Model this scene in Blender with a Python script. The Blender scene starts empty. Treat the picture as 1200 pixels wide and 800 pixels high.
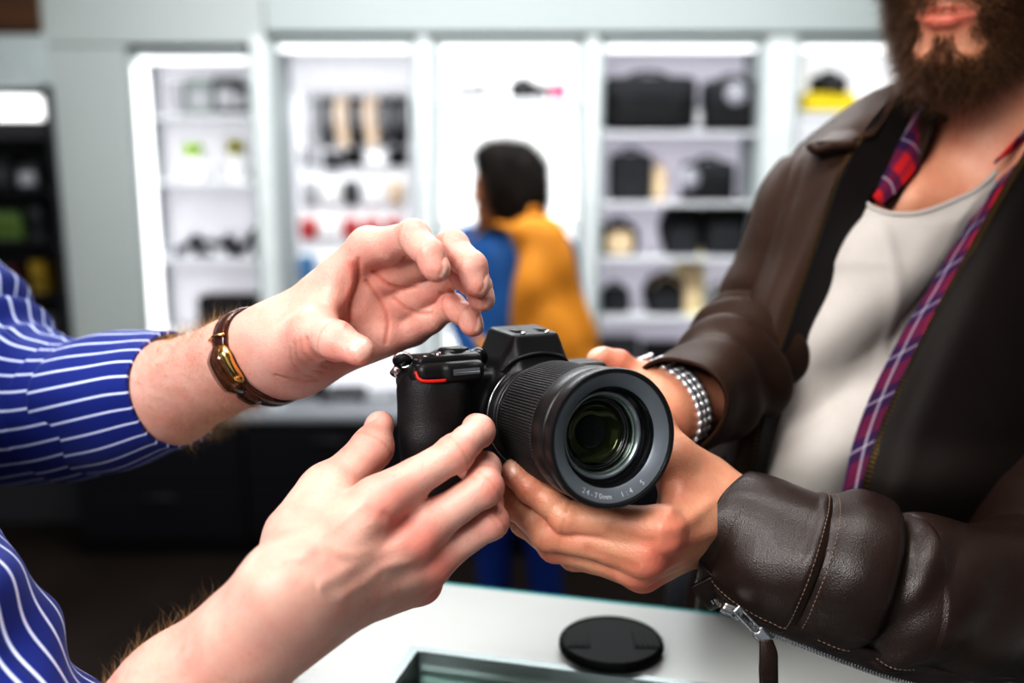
import bpy, math, random
import numpy as np
from mathutils import Vector, Matrix

random.seed(7); RNG = np.random.default_rng(11)
SC = bpy.context.scene
COL = SC.collection

# ------------------------------------------------------------------ camera model
F = 1200 * 35.0 / 36.0
CAMZ = 1.55
PITCH = math.radians(11.0)
SP, CP = math.sin(PITCH), math.cos(PITCH)


def P(px, py, d):
    """point seen at photo pixel (px, py), d metres along the optical axis"""
    x = (px - 600) / F * d
    y = (400 - py) / F * d
    return np.array([x, y * SP + d * CP, CAMZ + y * CP - d * SP])


def ray(px, py):
    return P(px, py, 1.0) - np.array([0, 0, CAMZ])


def atY(px, py, Y):
    r = ray(px, py)
    return np.array([0, 0, CAMZ]) + r * (Y / r[1])


def atZ(px, py, Z):
    r = ray(px, py)
    return np.array([0, 0, CAMZ]) + r * ((Z - CAMZ) / r[2])


def nxt(prev, px, py, L, sgn=-1):
    """next joint: on the ray of (px,py), L metres from prev; sgn -1 = the nearer solution"""
    o = np.array([0, 0, CAMZ]); r = ray(px, py)
    a = r @ r; b = 2 * r @ (o - prev); c = (o - prev) @ (o - prev) - L * L
    D = b * b - 4 * a * c
    t = -b / (2 * a) if D < 0 else (-b + sgn * math.sqrt(D)) / (2 * a)
    return o + r * t


def unit(v):
    v = np.asarray(v, float)
    return v / (np.linalg.norm(v) + 1e-12)


CAMRIGHT = np.array([1.0, 0, 0]); CAMUP = np.array([0, SP, CP]); CAMBACK = np.array([0, -CP, SP])


def cv(x, y, z):
    """direction given in camera axes (right, up, toward the viewer)"""
    return unit(CAMRIGHT * x + CAMUP * y + CAMBACK * z)


# ------------------------------------------------------------------ objects
def link(o, parent=None):
    COL.objects.link(o)
    if parent is not None:
        o.parent = parent
        o.matrix_parent_inverse = Matrix.Translation(-WORLDLOC[parent.name])
        WORLDLOC[o.name] = Vector((0, 0, 0))
    else:
        WORLDLOC[o.name] = Vector(o.location)
    return o


WORLDLOC = {}


def thing(name, loc, label, cat, group=None):
    o = bpy.data.objects.new(name, None)
    o.empty_display_size = 0.05
    o.location = Vector([float(c) for c in loc])
    link(o)
    tag(o, label, cat, group)
    return o


def tag(o, label=None, cat=None, group=None, kind=None):
    if label: o['label'] = label
    if cat: o['category'] = cat
    if group: o['group'] = group
    if kind: o['kind'] = kind
    return o


def mesh_np(name, V, faces=None, quads=None, tris=None, smooth=True, uv=None):
    me = bpy.data.meshes.new(name)
    V = np.asarray(V, np.float32)
    me.vertices.add(len(V)); me.vertices.foreach_set('co', V.ravel())
    idx, start, tot = [], [], []
    n = 0
    for arr, k in ((quads, 4), (tris, 3)):
        if arr is not None and len(arr):
            arr = np.asarray(arr, np.int32)
            idx.append(arr.ravel()); start.append(n + np.arange(len(arr)) * k)
            tot.append(np.full(len(arr), k)); n += arr.size
    if faces:
        for f in faces:
            idx.append(np.array(f, np.int32)); start.append(np.array([n])); tot.append(np.array([len(f)])); n += len(f)
    idx = np.concatenate(idx).astype(np.int32); start = np.concatenate(start).astype(np.int32)
    tot = np.concatenate(tot).astype(np.int32)
    me.loops.add(len(idx)); me.loops.foreach_set('vertex_index', idx)
    me.polygons.add(len(start)); me.polygons.foreach_set('loop_start', start)
    me.polygons.foreach_set('loop_total', tot)
    me.polygons.foreach_set('use_smooth', np.full(len(start), bool(smooth)))
    if uv is not None:
        l = me.uv_layers.new(name='UVMap')
        l.data.foreach_set('uv', np.asarray(uv, np.float32)[idx].ravel())
    me.update(calc_edges=True); me.validate()
    return me


def ob(name, me, mat, parent=None):
    o = bpy.data.objects.new(name, me)
    if mat is not None:
        me.materials.append(mat)
    link(o, parent)
    return o


class MB:
    """collects shapes into one mesh"""
    def __init__(s): s.V = []; s.Q = []; s.T = []; s.n = 0; s.uv = []; s.FF = []

    def add(s, V, Q=None, T=None, uv=None, FF=None):
        V = np.asarray(V, float).reshape(-1, 3)
        if Q is not None and len(Q): s.Q.append(np.asarray(Q) + s.n)
        if T is not None and len(T): s.T.append(np.asarray(T) + s.n)
        if FF:
            for f in FF: s.FF.append([i + s.n for i in f])
        s.V.append(V); s.uv.append(np.zeros((len(V), 2)) if uv is None else np.asarray(uv).reshape(-1, 2))
        s.n += len(V); return s

    def mesh(s, name, smooth=True):
        return mesh_np(name, np.concatenate(s.V), s.FF, np.concatenate(s.Q) if s.Q else None,
                       np.concatenate(s.T) if s.T else None, smooth, np.concatenate(s.uv))

    def build(s, name, mat, parent=None, smooth=True, bevel=0, sub=0, solid=0, auto=None):
        o = ob(name, s.mesh(name, smooth), mat, parent)
        if solid:
            m = o.modifiers.new('sol', 'SOLIDIFY'); m.thickness = solid; m.offset = 0
        if bevel:
            m = o.modifiers.new('bev', 'BEVEL'); m.width = bevel; m.segments = 2; m.limit_method = 'ANGLE'
            m.angle_limit = 0.6
        if sub:
            m = o.modifiers.new('sub', 'SUBSURF'); m.levels = sub; m.render_levels = sub
        if auto:
            for p in o.data.polygons: p.use_smooth = True
            o.data.set_sharp_from_angle(angle=auto)
        return o

    # boxes ------------------------------------------------------
    def box(s, lo, hi, M=None):
        lo = np.asarray(lo, float); hi = np.asarray(hi, float)
        lo, hi = np.minimum(lo, hi), np.maximum(lo, hi)
        V = np.array([[x, y, z] for x in (lo[0], hi[0]) for y in (lo[1], hi[1]) for z in (lo[2], hi[2])])
        if M is not None: V = M(V)
        Q = [(0, 1, 3, 2), (4, 6, 7, 5), (0, 4, 5, 1), (2, 3, 7, 6), (0, 2, 6, 4), (1, 5, 7, 3)]
        return s.add(V, Q)

    def tube(s, pts, r, n=10, cap=True):
        pts = np.asarray(pts, float); m = len(pts)
        r = np.full(m, r) if np.isscalar(r) else np.asarray(r, float)
        T = np.gradient(pts, axis=0); T /= np.linalg.norm(T, axis=1)[:, None] + 1e-12
        up = np.array([0, 0, 1.0]) if abs(T[0][2]) < .9 else np.array([1.0, 0, 0])
        x = unit(np.cross(up, T[0])); V = []
        for i in range(m):
            x = unit(x - T[i] * (x @ T[i])); y = np.cross(T[i], x)
            a = np.arange(n) / n * 2 * np.pi
            V.append(pts[i] + r[i] * (np.cos(a)[:, None] * x + np.sin(a)[:, None] * y))
        V = np.concatenate(V)
        Q = [(i * n + j, i * n + (j + 1) % n, (i + 1) * n + (j + 1) % n, (i + 1) * n + j) for i in range(m - 1) for j in range(n)]
        FF = [list(range(n))[::-1], list(range((m - 1) * n, m * n))] if cap else None
        return s.add(V, Q, FF=FF)

    def grid(s, G, closed_v=False, closed_u=False, uv=None):
        G = np.asarray(G, float); nu, nv = G.shape[:2]
        i = np.arange(nu if closed_u else nu - 1)[:, None]; j = np.arange(nv if closed_v else nv - 1)[None]
        i2 = (i + 1) % nu; j2 = (j + 1) % nv
        Q = np.stack([i * nv + j + 0 * i2, i * nv + j2, i2 * nv + j2, i2 * nv + j], -1).reshape(-1, 4)
        return s.add(G.reshape(-1, 3), Q, uv=uv)

    def ball(s, c, r, nu=12, nv=16, M=None):
        c = np.asarray(c, float); r = np.full(3, r) if np.isscalar(r) else np.asarray(r, float)
        t = np.linspace(1e-3, np.pi - 1e-3, nu)[:, None]; a = (np.arange(nv) / nv * 2 * np.pi)[None]
        G = np.stack([np.sin(t) * np.cos(a), np.sin(t) * np.sin(a), np.cos(t) + 0 * a], -1) * r
        if M is not None: G = G @ np.asarray(M).T
        return s.grid(G + c, closed_v=True)

    def lathe(s, prof, frame=None, n=64, rib=None, closed=False):
        """prof: list of (r, z); frame(points)->world; rib(i, angles)->radius factor"""
        prof = np.asarray(prof, float); a = np.arange(n) / n * 2 * np.pi
        G = np.zeros((len(prof), n, 3))
        for i, (r, z) in enumerate(prof):
            rr = r * (rib(i, a) if rib else 1.0)
            G[i, :, 0] = rr * np.cos(a); G[i, :, 1] = rr * np.sin(a); G[i, :, 2] = z
        if frame is not None: G = frame(G)
        return s.grid(G, closed_v=True, closed_u=closed)


def catmull(C, n, closed=False):
    """resample control array along axis 0 to n points, Catmull-Rom"""
    C = np.asarray(C, float); m = len(C)
    t = np.linspace(0, m - 1, n); i = np.minimum(t.astype(int), m - 2); f = t - i
    f = f.reshape((-1,) + (1,) * (C.ndim - 1))
    g = lambda k: C[np.clip(k, 0, m - 1)]
    p0, p1, p2, p3 = g(i - 1), g(i), g(i + 1), g(i + 2)
    p0 = np.where((i == 0).reshape(f.shape), 2 * p1 - p2, p0)
    p3 = np.where((i == m - 2).reshape(f.shape), 2 * p2 - p1, p3)
    return .5 * (2 * p1 + (p2 - p0) * f + (2 * p0 - 5 * p1 + 4 * p2 - p3) * f ** 2 + (3 * p1 - p0 - 3 * p2 + p3) * f ** 3)


def patch(rows, NU, NV, px=True):
    fn = P if px is True else px
    C = np.array([[fn(*c) if px else c for c in r] for r in rows])
    G = catmull(C, NU)
    return catmull(G.transpose(1, 0, 2), NV).transpose(1, 0, 2)


def gnormals(G):
    du = np.gradient(G, axis=0); dv = np.gradient(G, axis=1)
    n = np.cross(du, dv); n /= np.linalg.norm(n, axis=2)[..., None] + 1e-12
    return n


def guv(G):
    du = np.concatenate([np.zeros((1, G.shape[1])), np.linalg.norm(np.diff(G, axis=0), axis=2).cumsum(0)])
    dv = np.concatenate([np.zeros((G.shape[0], 1)), np.linalg.norm(np.diff(G, axis=1), axis=2).cumsum(1)], 1)
    return np.stack([dv, du], -1)


def loft(path, radii, NU, NV, disp=None, ref=(0, 0, 1), flat=None, a0=0.0, a1=2 * math.pi, uvr=None):
    """tube surface along a smooth path. returns grid, u(length), angle"""
    Pth = catmull(np.array(path), NU); R = catmull(np.array(radii, float).reshape(len(radii), -1), NU)
    if R.shape[1] == 1: R = np.repeat(R, 2, 1)
    T = np.gradient(Pth, axis=0); T /= np.linalg.norm(T, axis=1)[:, None]
    full = abs(a1 - a0 - 2 * math.pi) < 1e-6
    a = a0 + (a1 - a0) * (np.arange(NV) / (NV if full else NV - 1))
    s = np.concatenate([[0], np.linalg.norm(np.diff(Pth, axis=0), axis=1).cumsum()])
    G = np.zeros((NU, NV, 3)); x = None
    for i in range(NU):
        if x is None: x = np.asarray(ref, float)
        x = unit(x - T[i] * (x @ T[i])); y = np.cross(T[i], x)
        dr = disp(s[i], a, s[-1]) if disp else 0.0
        G[i] = Pth[i] + ((R[i, 0] + dr) * np.cos(a))[:, None] * x + ((R[i, 1] + dr) * np.sin(a))[:, None] * y
    uv = np.zeros((NU, NV, 2)); uv[..., 0] = (a * (uvr or R.mean()))[None]; uv[..., 1] = s[:, None]
    return G, uv, full


# ------------------------------------------------------------------ noise for displacement
def vnoise(p, scale, seed=0):
    """cheap smooth pseudo-noise from summed sines"""
    r = np.random.default_rng(seed); out = 0
    for k in range(6):
        d = r.normal(size=3); d /= np.linalg.norm(d); ph = r.uniform(0, 6.28); fr = scale * r.uniform(.6, 1.7)
        out = out + np.sin(p @ d * fr + ph + 1.3 * np.sin(p @ d[::-1] * fr * .7 + ph * 2))
    return out / 6


# ------------------------------------------------------------------ signed distance modelling
f32 = np.float32


def smin(a, b, k):
    h = np.clip(.5 + .5 * (b - a) / k, 0, 1)
    return b + (a - b) * h - k * h * (1 - h)


def rc(a, b, ra, rb, n=None, f=1.0):
    a = np.asarray(a, f32); b = np.asarray(b, f32); ba = b - a; L = f32(max(ba @ ba, 1e-12))
    nn = None if n is None else np.asarray(unit(n), f32)
    def fn(p):
        q = p - a; h = np.clip(q @ ba / L, 0, 1); v = q - h[:, None] * ba
        if nn is not None:
            v = v + (v @ nn)[:, None] * nn * f32(1 / f - 1)
            return (np.sqrt((v * v).sum(1)) - (ra + (rb - ra) * h)) * min(f, 1.0)
        return np.sqrt((v * v).sum(1)) - (ra + (rb - ra) * h)
    return fn


def ell(c, r, M=None):
    """ellipsoid; M columns = local axes"""
    c = np.asarray(c, f32); r = np.asarray(r, f32); M = None if M is None else np.asarray(M, f32)
    def fn(p):
        q = p - c
        if M is not None: q = q @ M
        k0 = np.sqrt(((q / r) ** 2).sum(1)); k1 = np.sqrt(((q / (r * r)) ** 2).sum(1)) + 1e-9
        return k0 * (k0 - 1) / k1
    return fn


def rbox(c, half, rad, M=None):
    c = np.asarray(c, f32); hb = np.asarray(half, f32) - f32(rad); M = None if M is None else np.asarray(M, f32)
    def fn(p):
        q = p - c
        if M is not None: q = q @ M
        q = np.abs(q) - hb
        return np.sqrt((np.maximum(q, 0) ** 2).sum(1)) + np.minimum(q.max(1), 0) - f32(rad)
    return fn


def U(k, *fs):
    fs = [f for f in fs if f is not None]
    def fn(p):
        d = fs[0](p)
        for g in fs[1:]: d = smin(d, g(p), k)
        return d
    return fn


def SUB(k, a, b):
    def fn(p): return -smin(-a(p), b(p), k)
    return fn


def chain(pts, rs, k=.004, n=None, f=1.0):
    return U(k, *[rc(pts[i], pts[i + 1], rs[i], rs[i + 1], n, f) for i in range(len(pts) - 1)])


def sdf_mesh(fn, lo, hi, h, B=8, disp=None, proj=2):
    lo = np.asarray(lo, float); hi = np.asarray(hi, float)
    nb = np.ceil((hi - lo) / (h * B)).astype(int) + 1
    bc = np.stack(np.meshgrid(*[np.arange(n) for n in nb], indexing='ij'), -1).reshape(-1, 3)
    cen = (lo + (bc + .5) * B * h - .5 * h).astype(f32)
    dc = np.concatenate([fn(c) for c in np.array_split(cen, max(1, len(cen) // 200000))])
    act = np.abs(dc) < .87 * B * h * 1.35 + .004
    V = np.repeat(np.repeat(np.repeat(dc.reshape(nb), B, 0), B, 1), B, 2).astype(f32)
    off = np.stack(np.meshgrid(*[np.arange(B)] * 3, indexing='ij'), -1).reshape(-1, 3)
    ab = bc[act]
    for ch in np.array_split(ab, max(1, len(ab) * B ** 3 // 250000)):
        ii = (ch[:, None] * B + off[None]).reshape(-1, 3)
        V[ii[:, 0], ii[:, 1], ii[:, 2]] = fn((lo + ii * h).astype(f32))
    V = np.where(V == 0, 1e-9, V)
    S = V < 0
    c8 = [(a, b, c) for a in (0, 1) for b in (0, 1) for c in (0, 1)]
    sl = lambda A, o: A[o[0]:A.shape[0] - 1 + o[0], o[1]:A.shape[1] - 1 + o[1], o[2]:A.shape[2] - 1 + o[2]]
    cnt = sum(sl(S, o).astype(np.int8) for o in c8)
    cells = np.argwhere((cnt > 0) & (cnt < 8))
    idm = np.full(cnt.shape, -1, np.int32); idm[cells[:, 0], cells[:, 1], cells[:, 2]] = np.arange(len(cells))
    acc = np.zeros((len(cells), 3)); num = np.zeros(len(cells))
    for i, o in enumerate(c8):
        for ax in range(3):
            if o[ax]: continue
            o2 = list(o); o2[ax] = 1
            va = V[cells[:, 0] + o[0], cells[:, 1] + o[1], cells[:, 2] + o[2]]
            vb = V[cells[:, 0] + o2[0], cells[:, 1] + o2[1], cells[:, 2] + o2[2]]
            m = (va < 0) != (vb < 0); t = np.where(m, va / np.where(m, va - vb, 1), 0)
            p = np.array(o, float)[None].repeat(len(cells), 0); p[:, ax] += t
            acc[m] += p[m]; num[m] += 1
    X = lo + (cells + acc / num[:, None]) * h
    quads = []
    for ax in range(3):
        b, c = [(1, 2), (2, 0), (0, 1)][ax]
        sh = [slice(None)] * 3; sh2 = [slice(None)] * 3
        sh[ax] = slice(0, -1); sh2[ax] = slice(1, None)
        d = S[tuple(sh)] != S[tuple(sh2)]
        e = np.argwhere(d); s_in = S[tuple(sh)][d]
        ok = np.ones(len(e), bool)
        for k in (b, c): ok &= (e[:, k] > 0) & (e[:, k] < V.shape[k] - 1)
        e = e[ok]; s_in = s_in[ok]
        def at(db, dc_):
            q = e.copy(); q[:, b] -= db; q[:, c] -= dc_
            return idm[q[:, 0], q[:, 1], q[:, 2]]
        q = np.stack([at(1, 1), at(0, 1), at(0, 0), at(1, 0)], 1)
        q[~s_in] = q[~s_in][:, ::-1]
        quads.append(q)
    Q = np.concatenate(quads); Q = Q[(Q >= 0).all(1)]
    N = None
    for it in range(proj):
        d = fn(X.astype(f32)).astype(float); e = h * .5
        g = np.stack([(fn((X + np.eye(3)[k] * e).astype(f32)) - d) / e for k in range(3)], 1)
        gl = np.linalg.norm(g, axis=1)[:, None] + 1e-6; N = g / gl
        X = X - np.clip(d[:, None] / gl, -h, h) * N * .9
    if disp is not None:
        X = X + N * disp(X, N)[:, None]
    return X, Q, N


def attr(me, name, vals):
    vals = np.asarray(vals, np.float32)
    a = me.attributes.new(name, 'FLOAT_COLOR', 'POINT')
    c = np.ones((len(me.vertices), 4), np.float32); c[:, :vals.shape[1]] = vals
    a.data.foreach_set('color', c.ravel())


# ------------------------------------------------------------------ materials
def nodes(m):
    m.use_nodes = True
    nt = m.node_tree
    return nt, nt.nodes, nt.links, nt.nodes['Principled BSDF']


MATS = {}


def mat(name, col, rough=.5, metal=0.0, spec=.5, noise=None, bump=None, sss=0, coat=0, emit=None, estr=0,
        trans=0, ior=1.45, col2=None, sheen=0, coords='Object'):
    if name in MATS: return MATS[name]
    m = bpy.data.materials.new(name); nt, N, L, b = nodes(m)
    b.inputs['Base Color'].default_value = (*col, 1); b.inputs['Roughness'].default_value = rough
    b.inputs['Metallic'].default_value = metal; b.inputs['Specular IOR Level'].default_value = spec
    b.inputs['IOR'].default_value = ior
    b.inputs['Coat Weight'].default_value = coat; b.inputs['Transmission Weight'].default_value = trans
    b.inputs['Sheen Weight'].default_value = sheen
    if sss:
        b.inputs['Subsurface Weight'].default_value = sss
        b.inputs['Subsurface Radius'].default_value = (1, .35, .2); b.inputs['Subsurface Scale'].default_value = .006
    if emit:
        b.inputs['Emission Color'].default_value = (*emit, 1); b.inputs['Emission Strength'].default_value = estr
    tc = N.new('ShaderNodeTexCoord')
    n = N.new('ShaderNodeTexNoise'); n.inputs['Scale'].default_value = noise[0] if noise else 20
    n.inputs['Detail'].default_value = 4
    L.new(tc.outputs[coords], n.inputs['Vector'])
    amt = noise[1] if noise else .06
    mx = N.new('ShaderNodeMix'); mx.data_type = 'RGBA'
    c2 = col2 or tuple(min(1, c * (1 + amt * 3) + .002) for c in col)
    c1 = tuple(c * (1 - amt) for c in col)
    mx.inputs['A'].default_value = (*c1, 1); mx.inputs['B'].default_value = (*c2, 1)
    L.new(n.outputs['Fac'], mx.inputs['Factor']); L.new(mx.outputs['Result'], b.inputs['Base Color'])
    if bump:
        bn = N.new('ShaderNodeTexNoise' if len(bump) < 4 else 'ShaderNodeTexVoronoi')
        bn.inputs['Scale'].default_value = bump[0]
        L.new(tc.outputs[coords], bn.inputs['Vector'])
        bp = N.new('ShaderNodeBump'); bp.inputs['Strength'].default_value = bump[1]
        bp.inputs['Distance'].default_value = bump[2] if len(bump) > 2 else .001
        L.new(bn.outputs[0], bp.inputs['Height']); L.new(bp.outputs['Normal'], b.inputs['Normal'])
    MATS[name] = m
    return m


def skin_mat(name, base, red, nail, dark):
    m = bpy.data.materials.new(name); nt, N, L, b = nodes(m)
    at = N.new('ShaderNodeAttribute'); at.attribute_name = 'Col'
    sep = N.new('ShaderNodeSeparateColor'); L.new(at.outputs['Color'], sep.inputs['Color'])
    tc = N.new('ShaderNodeTexCoord')
    def nz(scale, det=3):
        n = N.new('ShaderNodeTexNoise'); n.inputs['Scale'].default_value = scale; n.inputs['Detail'].default_value = det
        L.new(tc.outputs['Object'], n.inputs['Vector']); return n
    def mix(a, bcol, fac):
        x = N.new('ShaderNodeMix'); x.data_type = 'RGBA'
        if isinstance(a, tuple): x.inputs['A'].default_value = (*a, 1)
        else: L.new(a, x.inputs['A'])
        x.inputs['B'].default_value = (*bcol, 1)
        L.new(fac, x.inputs['Factor']); return x.outputs['Result']
    n1 = nz(55, 4); r1 = N.new('ShaderNodeMapRange'); L.new(n1.outputs['Fac'], r1.inputs['Value'])
    r1.inputs['From Min'].default_value = .4; r1.inputs['From Max'].default_value = .7; r1.inputs['To Max'].default_value = .35
    c = mix(base, red, r1.outputs['Result'])
    n2 = nz(420, 2); r2 = N.new('ShaderNodeMapRange'); L.new(n2.outputs['Fac'], r2.inputs['Value'])
    r2.inputs['From Min'].default_value = .55; r2.inputs['From Max'].default_value = .8; r2.inputs['To Max'].default_value = .25
    c = mix(c, dark, r2.outputs['Result'])
    c = mix(c, red, sep.outputs['Red'])
    c = mix(c, dark, sep.outputs['Blue'])
    c = mix(c, nail, sep.outputs['Green'])
    L.new(c, b.inputs['Base Color'])
    b.inputs['Subsurface Weight'].default_value = .18
    b.inputs['Subsurface Radius'].default_value = (1, .38, .22); b.inputs['Subsurface Scale'].default_value = .005
    rr = N.new('ShaderNodeMapRange'); L.new(sep.outputs['Green'], rr.inputs['Value'])
    rr.inputs['To Min'].default_value = .46; rr.inputs['To Max'].default_value = .25
    L.new(rr.outputs['Result'], b.inputs['Roughness'])
    v = N.new('ShaderNodeTexVoronoi'); v.inputs['Scale'].default_value = 700; L.new(tc.outputs['Object'], v.inputs['Vector'])
    n3 = nz(260, 5)
    ad = N.new('ShaderNodeMath'); ad.operation = 'ADD'; L.new(v.outputs['Distance'], ad.inputs[0]); L.new(n3.outputs['Fac'], ad.inputs[1])
    bp = N.new('ShaderNodeBump'); bp.inputs['Strength'].default_value = .22; bp.inputs['Distance'].default_value = .0007
    L.new(ad.outputs[0], bp.inputs['Height']); L.new(bp.outputs['Normal'], b.inputs['Normal'])
    return m


def stripes_mat(name, base, line, spacing, width, weave=2500):
    m = bpy.data.materials.new(name); nt, N, L, b = nodes(m)
    uv = N.new('ShaderNodeUVMap'); uv.uv_map = 'UVMap'
    s = N.new('ShaderNodeSeparateXYZ'); L.new(uv.outputs['UV'], s.inputs['Vector'])
    def M(op, a, bb):
        x = N.new('ShaderNodeMath'); x.operation = op
        for i, v in enumerate((a, bb)):
            if v is None: continue
            if isinstance(v, (int, float)): x.inputs[i].default_value = v
            else: L.new(v, x.inputs[i])
        return x.outputs[0]
    u = M('FRACT', M('DIVIDE', s.outputs['X'], spacing), None)
    d = M('ABSOLUTE', M('SUBTRACT', u, .5), None)
    r = N.new('ShaderNodeMapRange'); L.new(d, r.inputs['Value'])
    w = width / spacing / 2
    r.inputs['From Min'].default_value = w * .8; r.inputs['From Max'].default_value = w * 1.3
    r.inputs['To Min'].default_value = 1; r.inputs['To Max'].default_value = 0
    mx = N.new('ShaderNodeMix'); mx.data_type = 'RGBA'; mx.inputs['A'].default_value = (*base, 1)
    mx.inputs['B'].default_value = (*line, 1); L.new(r.outputs['Result'], mx.inputs['Factor'])
    L.new(mx.outputs['Result'], b.inputs['Base Color'])
    b.inputs['Roughness'].default_value = .75; b.inputs['Sheen Weight'].default_value = .1
    b.inputs['Specular IOR Level'].default_value = .25
    tc = N.new('ShaderNodeTexCoord'); n = N.new('ShaderNodeTexNoise'); n.inputs['Scale'].default_value = 900
    L.new(tc.outputs['Object'], n.inputs['Vector'])
    bp = N.new('ShaderNodeBump'); bp.inputs['Strength'].default_value = .2; bp.inputs['Distance'].default_value = .0005
    L.new(n.outputs['Fac'], bp.inputs['Height']); L.new(bp.outputs['Normal'], b.inputs['Normal'])
    return m


def plaid_mat(name):
    m = bpy.data.materials.new(name); nt, N, L, b = nodes(m)
    uv = N.new('ShaderNodeUVMap'); uv.uv_map = 'UVMap'
    s = N.new('ShaderNodeSeparateXYZ'); L.new(uv.outputs['UV'], s.inputs['Vector'])
    def band(sock, sp, lo, hi):
        x = N.new('ShaderNodeMath'); x.operation = 'DIVIDE'; L.new(sock, x.inputs[0]); x.inputs[1].default_value = sp
        y = N.new('ShaderNodeMath'); y.operation = 'FRACT'; L.new(x.outputs[0], y.inputs[0])
        z = N.new('ShaderNodeMath'); z.operation = 'COMPARE'; L.new(y.outputs[0], z.inputs[0])
        z.inputs[1].default_value = (lo + hi) / 2; z.inputs[2].default_value = (hi - lo) / 2
        return z.outputs[0]
    c = None
    def mixc(prev, col, fac, amt):
        x = N.new('ShaderNodeMix'); x.data_type = 'RGBA'
        if isinstance(prev, tuple): x.inputs['A'].default_value = (*prev, 1)
        else: L.new(prev, x.inputs['A'])
        x.inputs['B'].default_value = (*col, 1)
        k = N.new('ShaderNodeMath'); k.operation = 'MULTIPLY'; L.new(fac, k.inputs[0]); k.inputs[1].default_value = amt
        L.new(k.outputs[0], x.inputs['Factor']); return x.outputs['Result']
    c = mixc((.42, .02, .025), (.012, .014, .06), band(s.outputs['X'], .036, .0, .5), .75)
    c = mixc(c, (.012, .014, .06), band(s.outputs['Y'], .04, .0, .5), .72)
    c = mixc(c, (.02, .02, .07), band(s.outputs['X'], .009, .0, .25), .5)
    c = mixc(c, (.5, .45, .5), band(s.outputs['X'], .036, .22, .27), .45)
    c = mixc(c, (.5, .45, .5), band(s.outputs['Y'], .04, .22, .27), .45)
    L.new(c, b.inputs['Base Color']); b.inputs['Roughness'].default_value = .85
    b.inputs['Specular IOR Level'].default_value = .2
    return m
# ------------------------------------------------------------------ hands
SKIN_PINK = skin_mat('skin_fair', (.74, .465, .385), (.66, .205, .165), (.77, .46, .39), (.45, .2, .13))
SKIN_TAN = skin_mat('skin_tan', (.68, .365, .235), (.60, .165, .12), (.82, .5, .38), (.4, .17, .08))
SKIN_BROWN = skin_mat('skin_brown', (.36, .16, .08), (.32, .1, .05), (.5, .3, .22), (.2, .08, .04))

FR = {'index': (.0108, .0095, .0082, .0071), 'middle': (.0109, .0097, .0084, .0072),
      'ring': (.0104, .0091, .0079, .0068), 'little': (.0092, .0079, .0068, .0059)}


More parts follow.
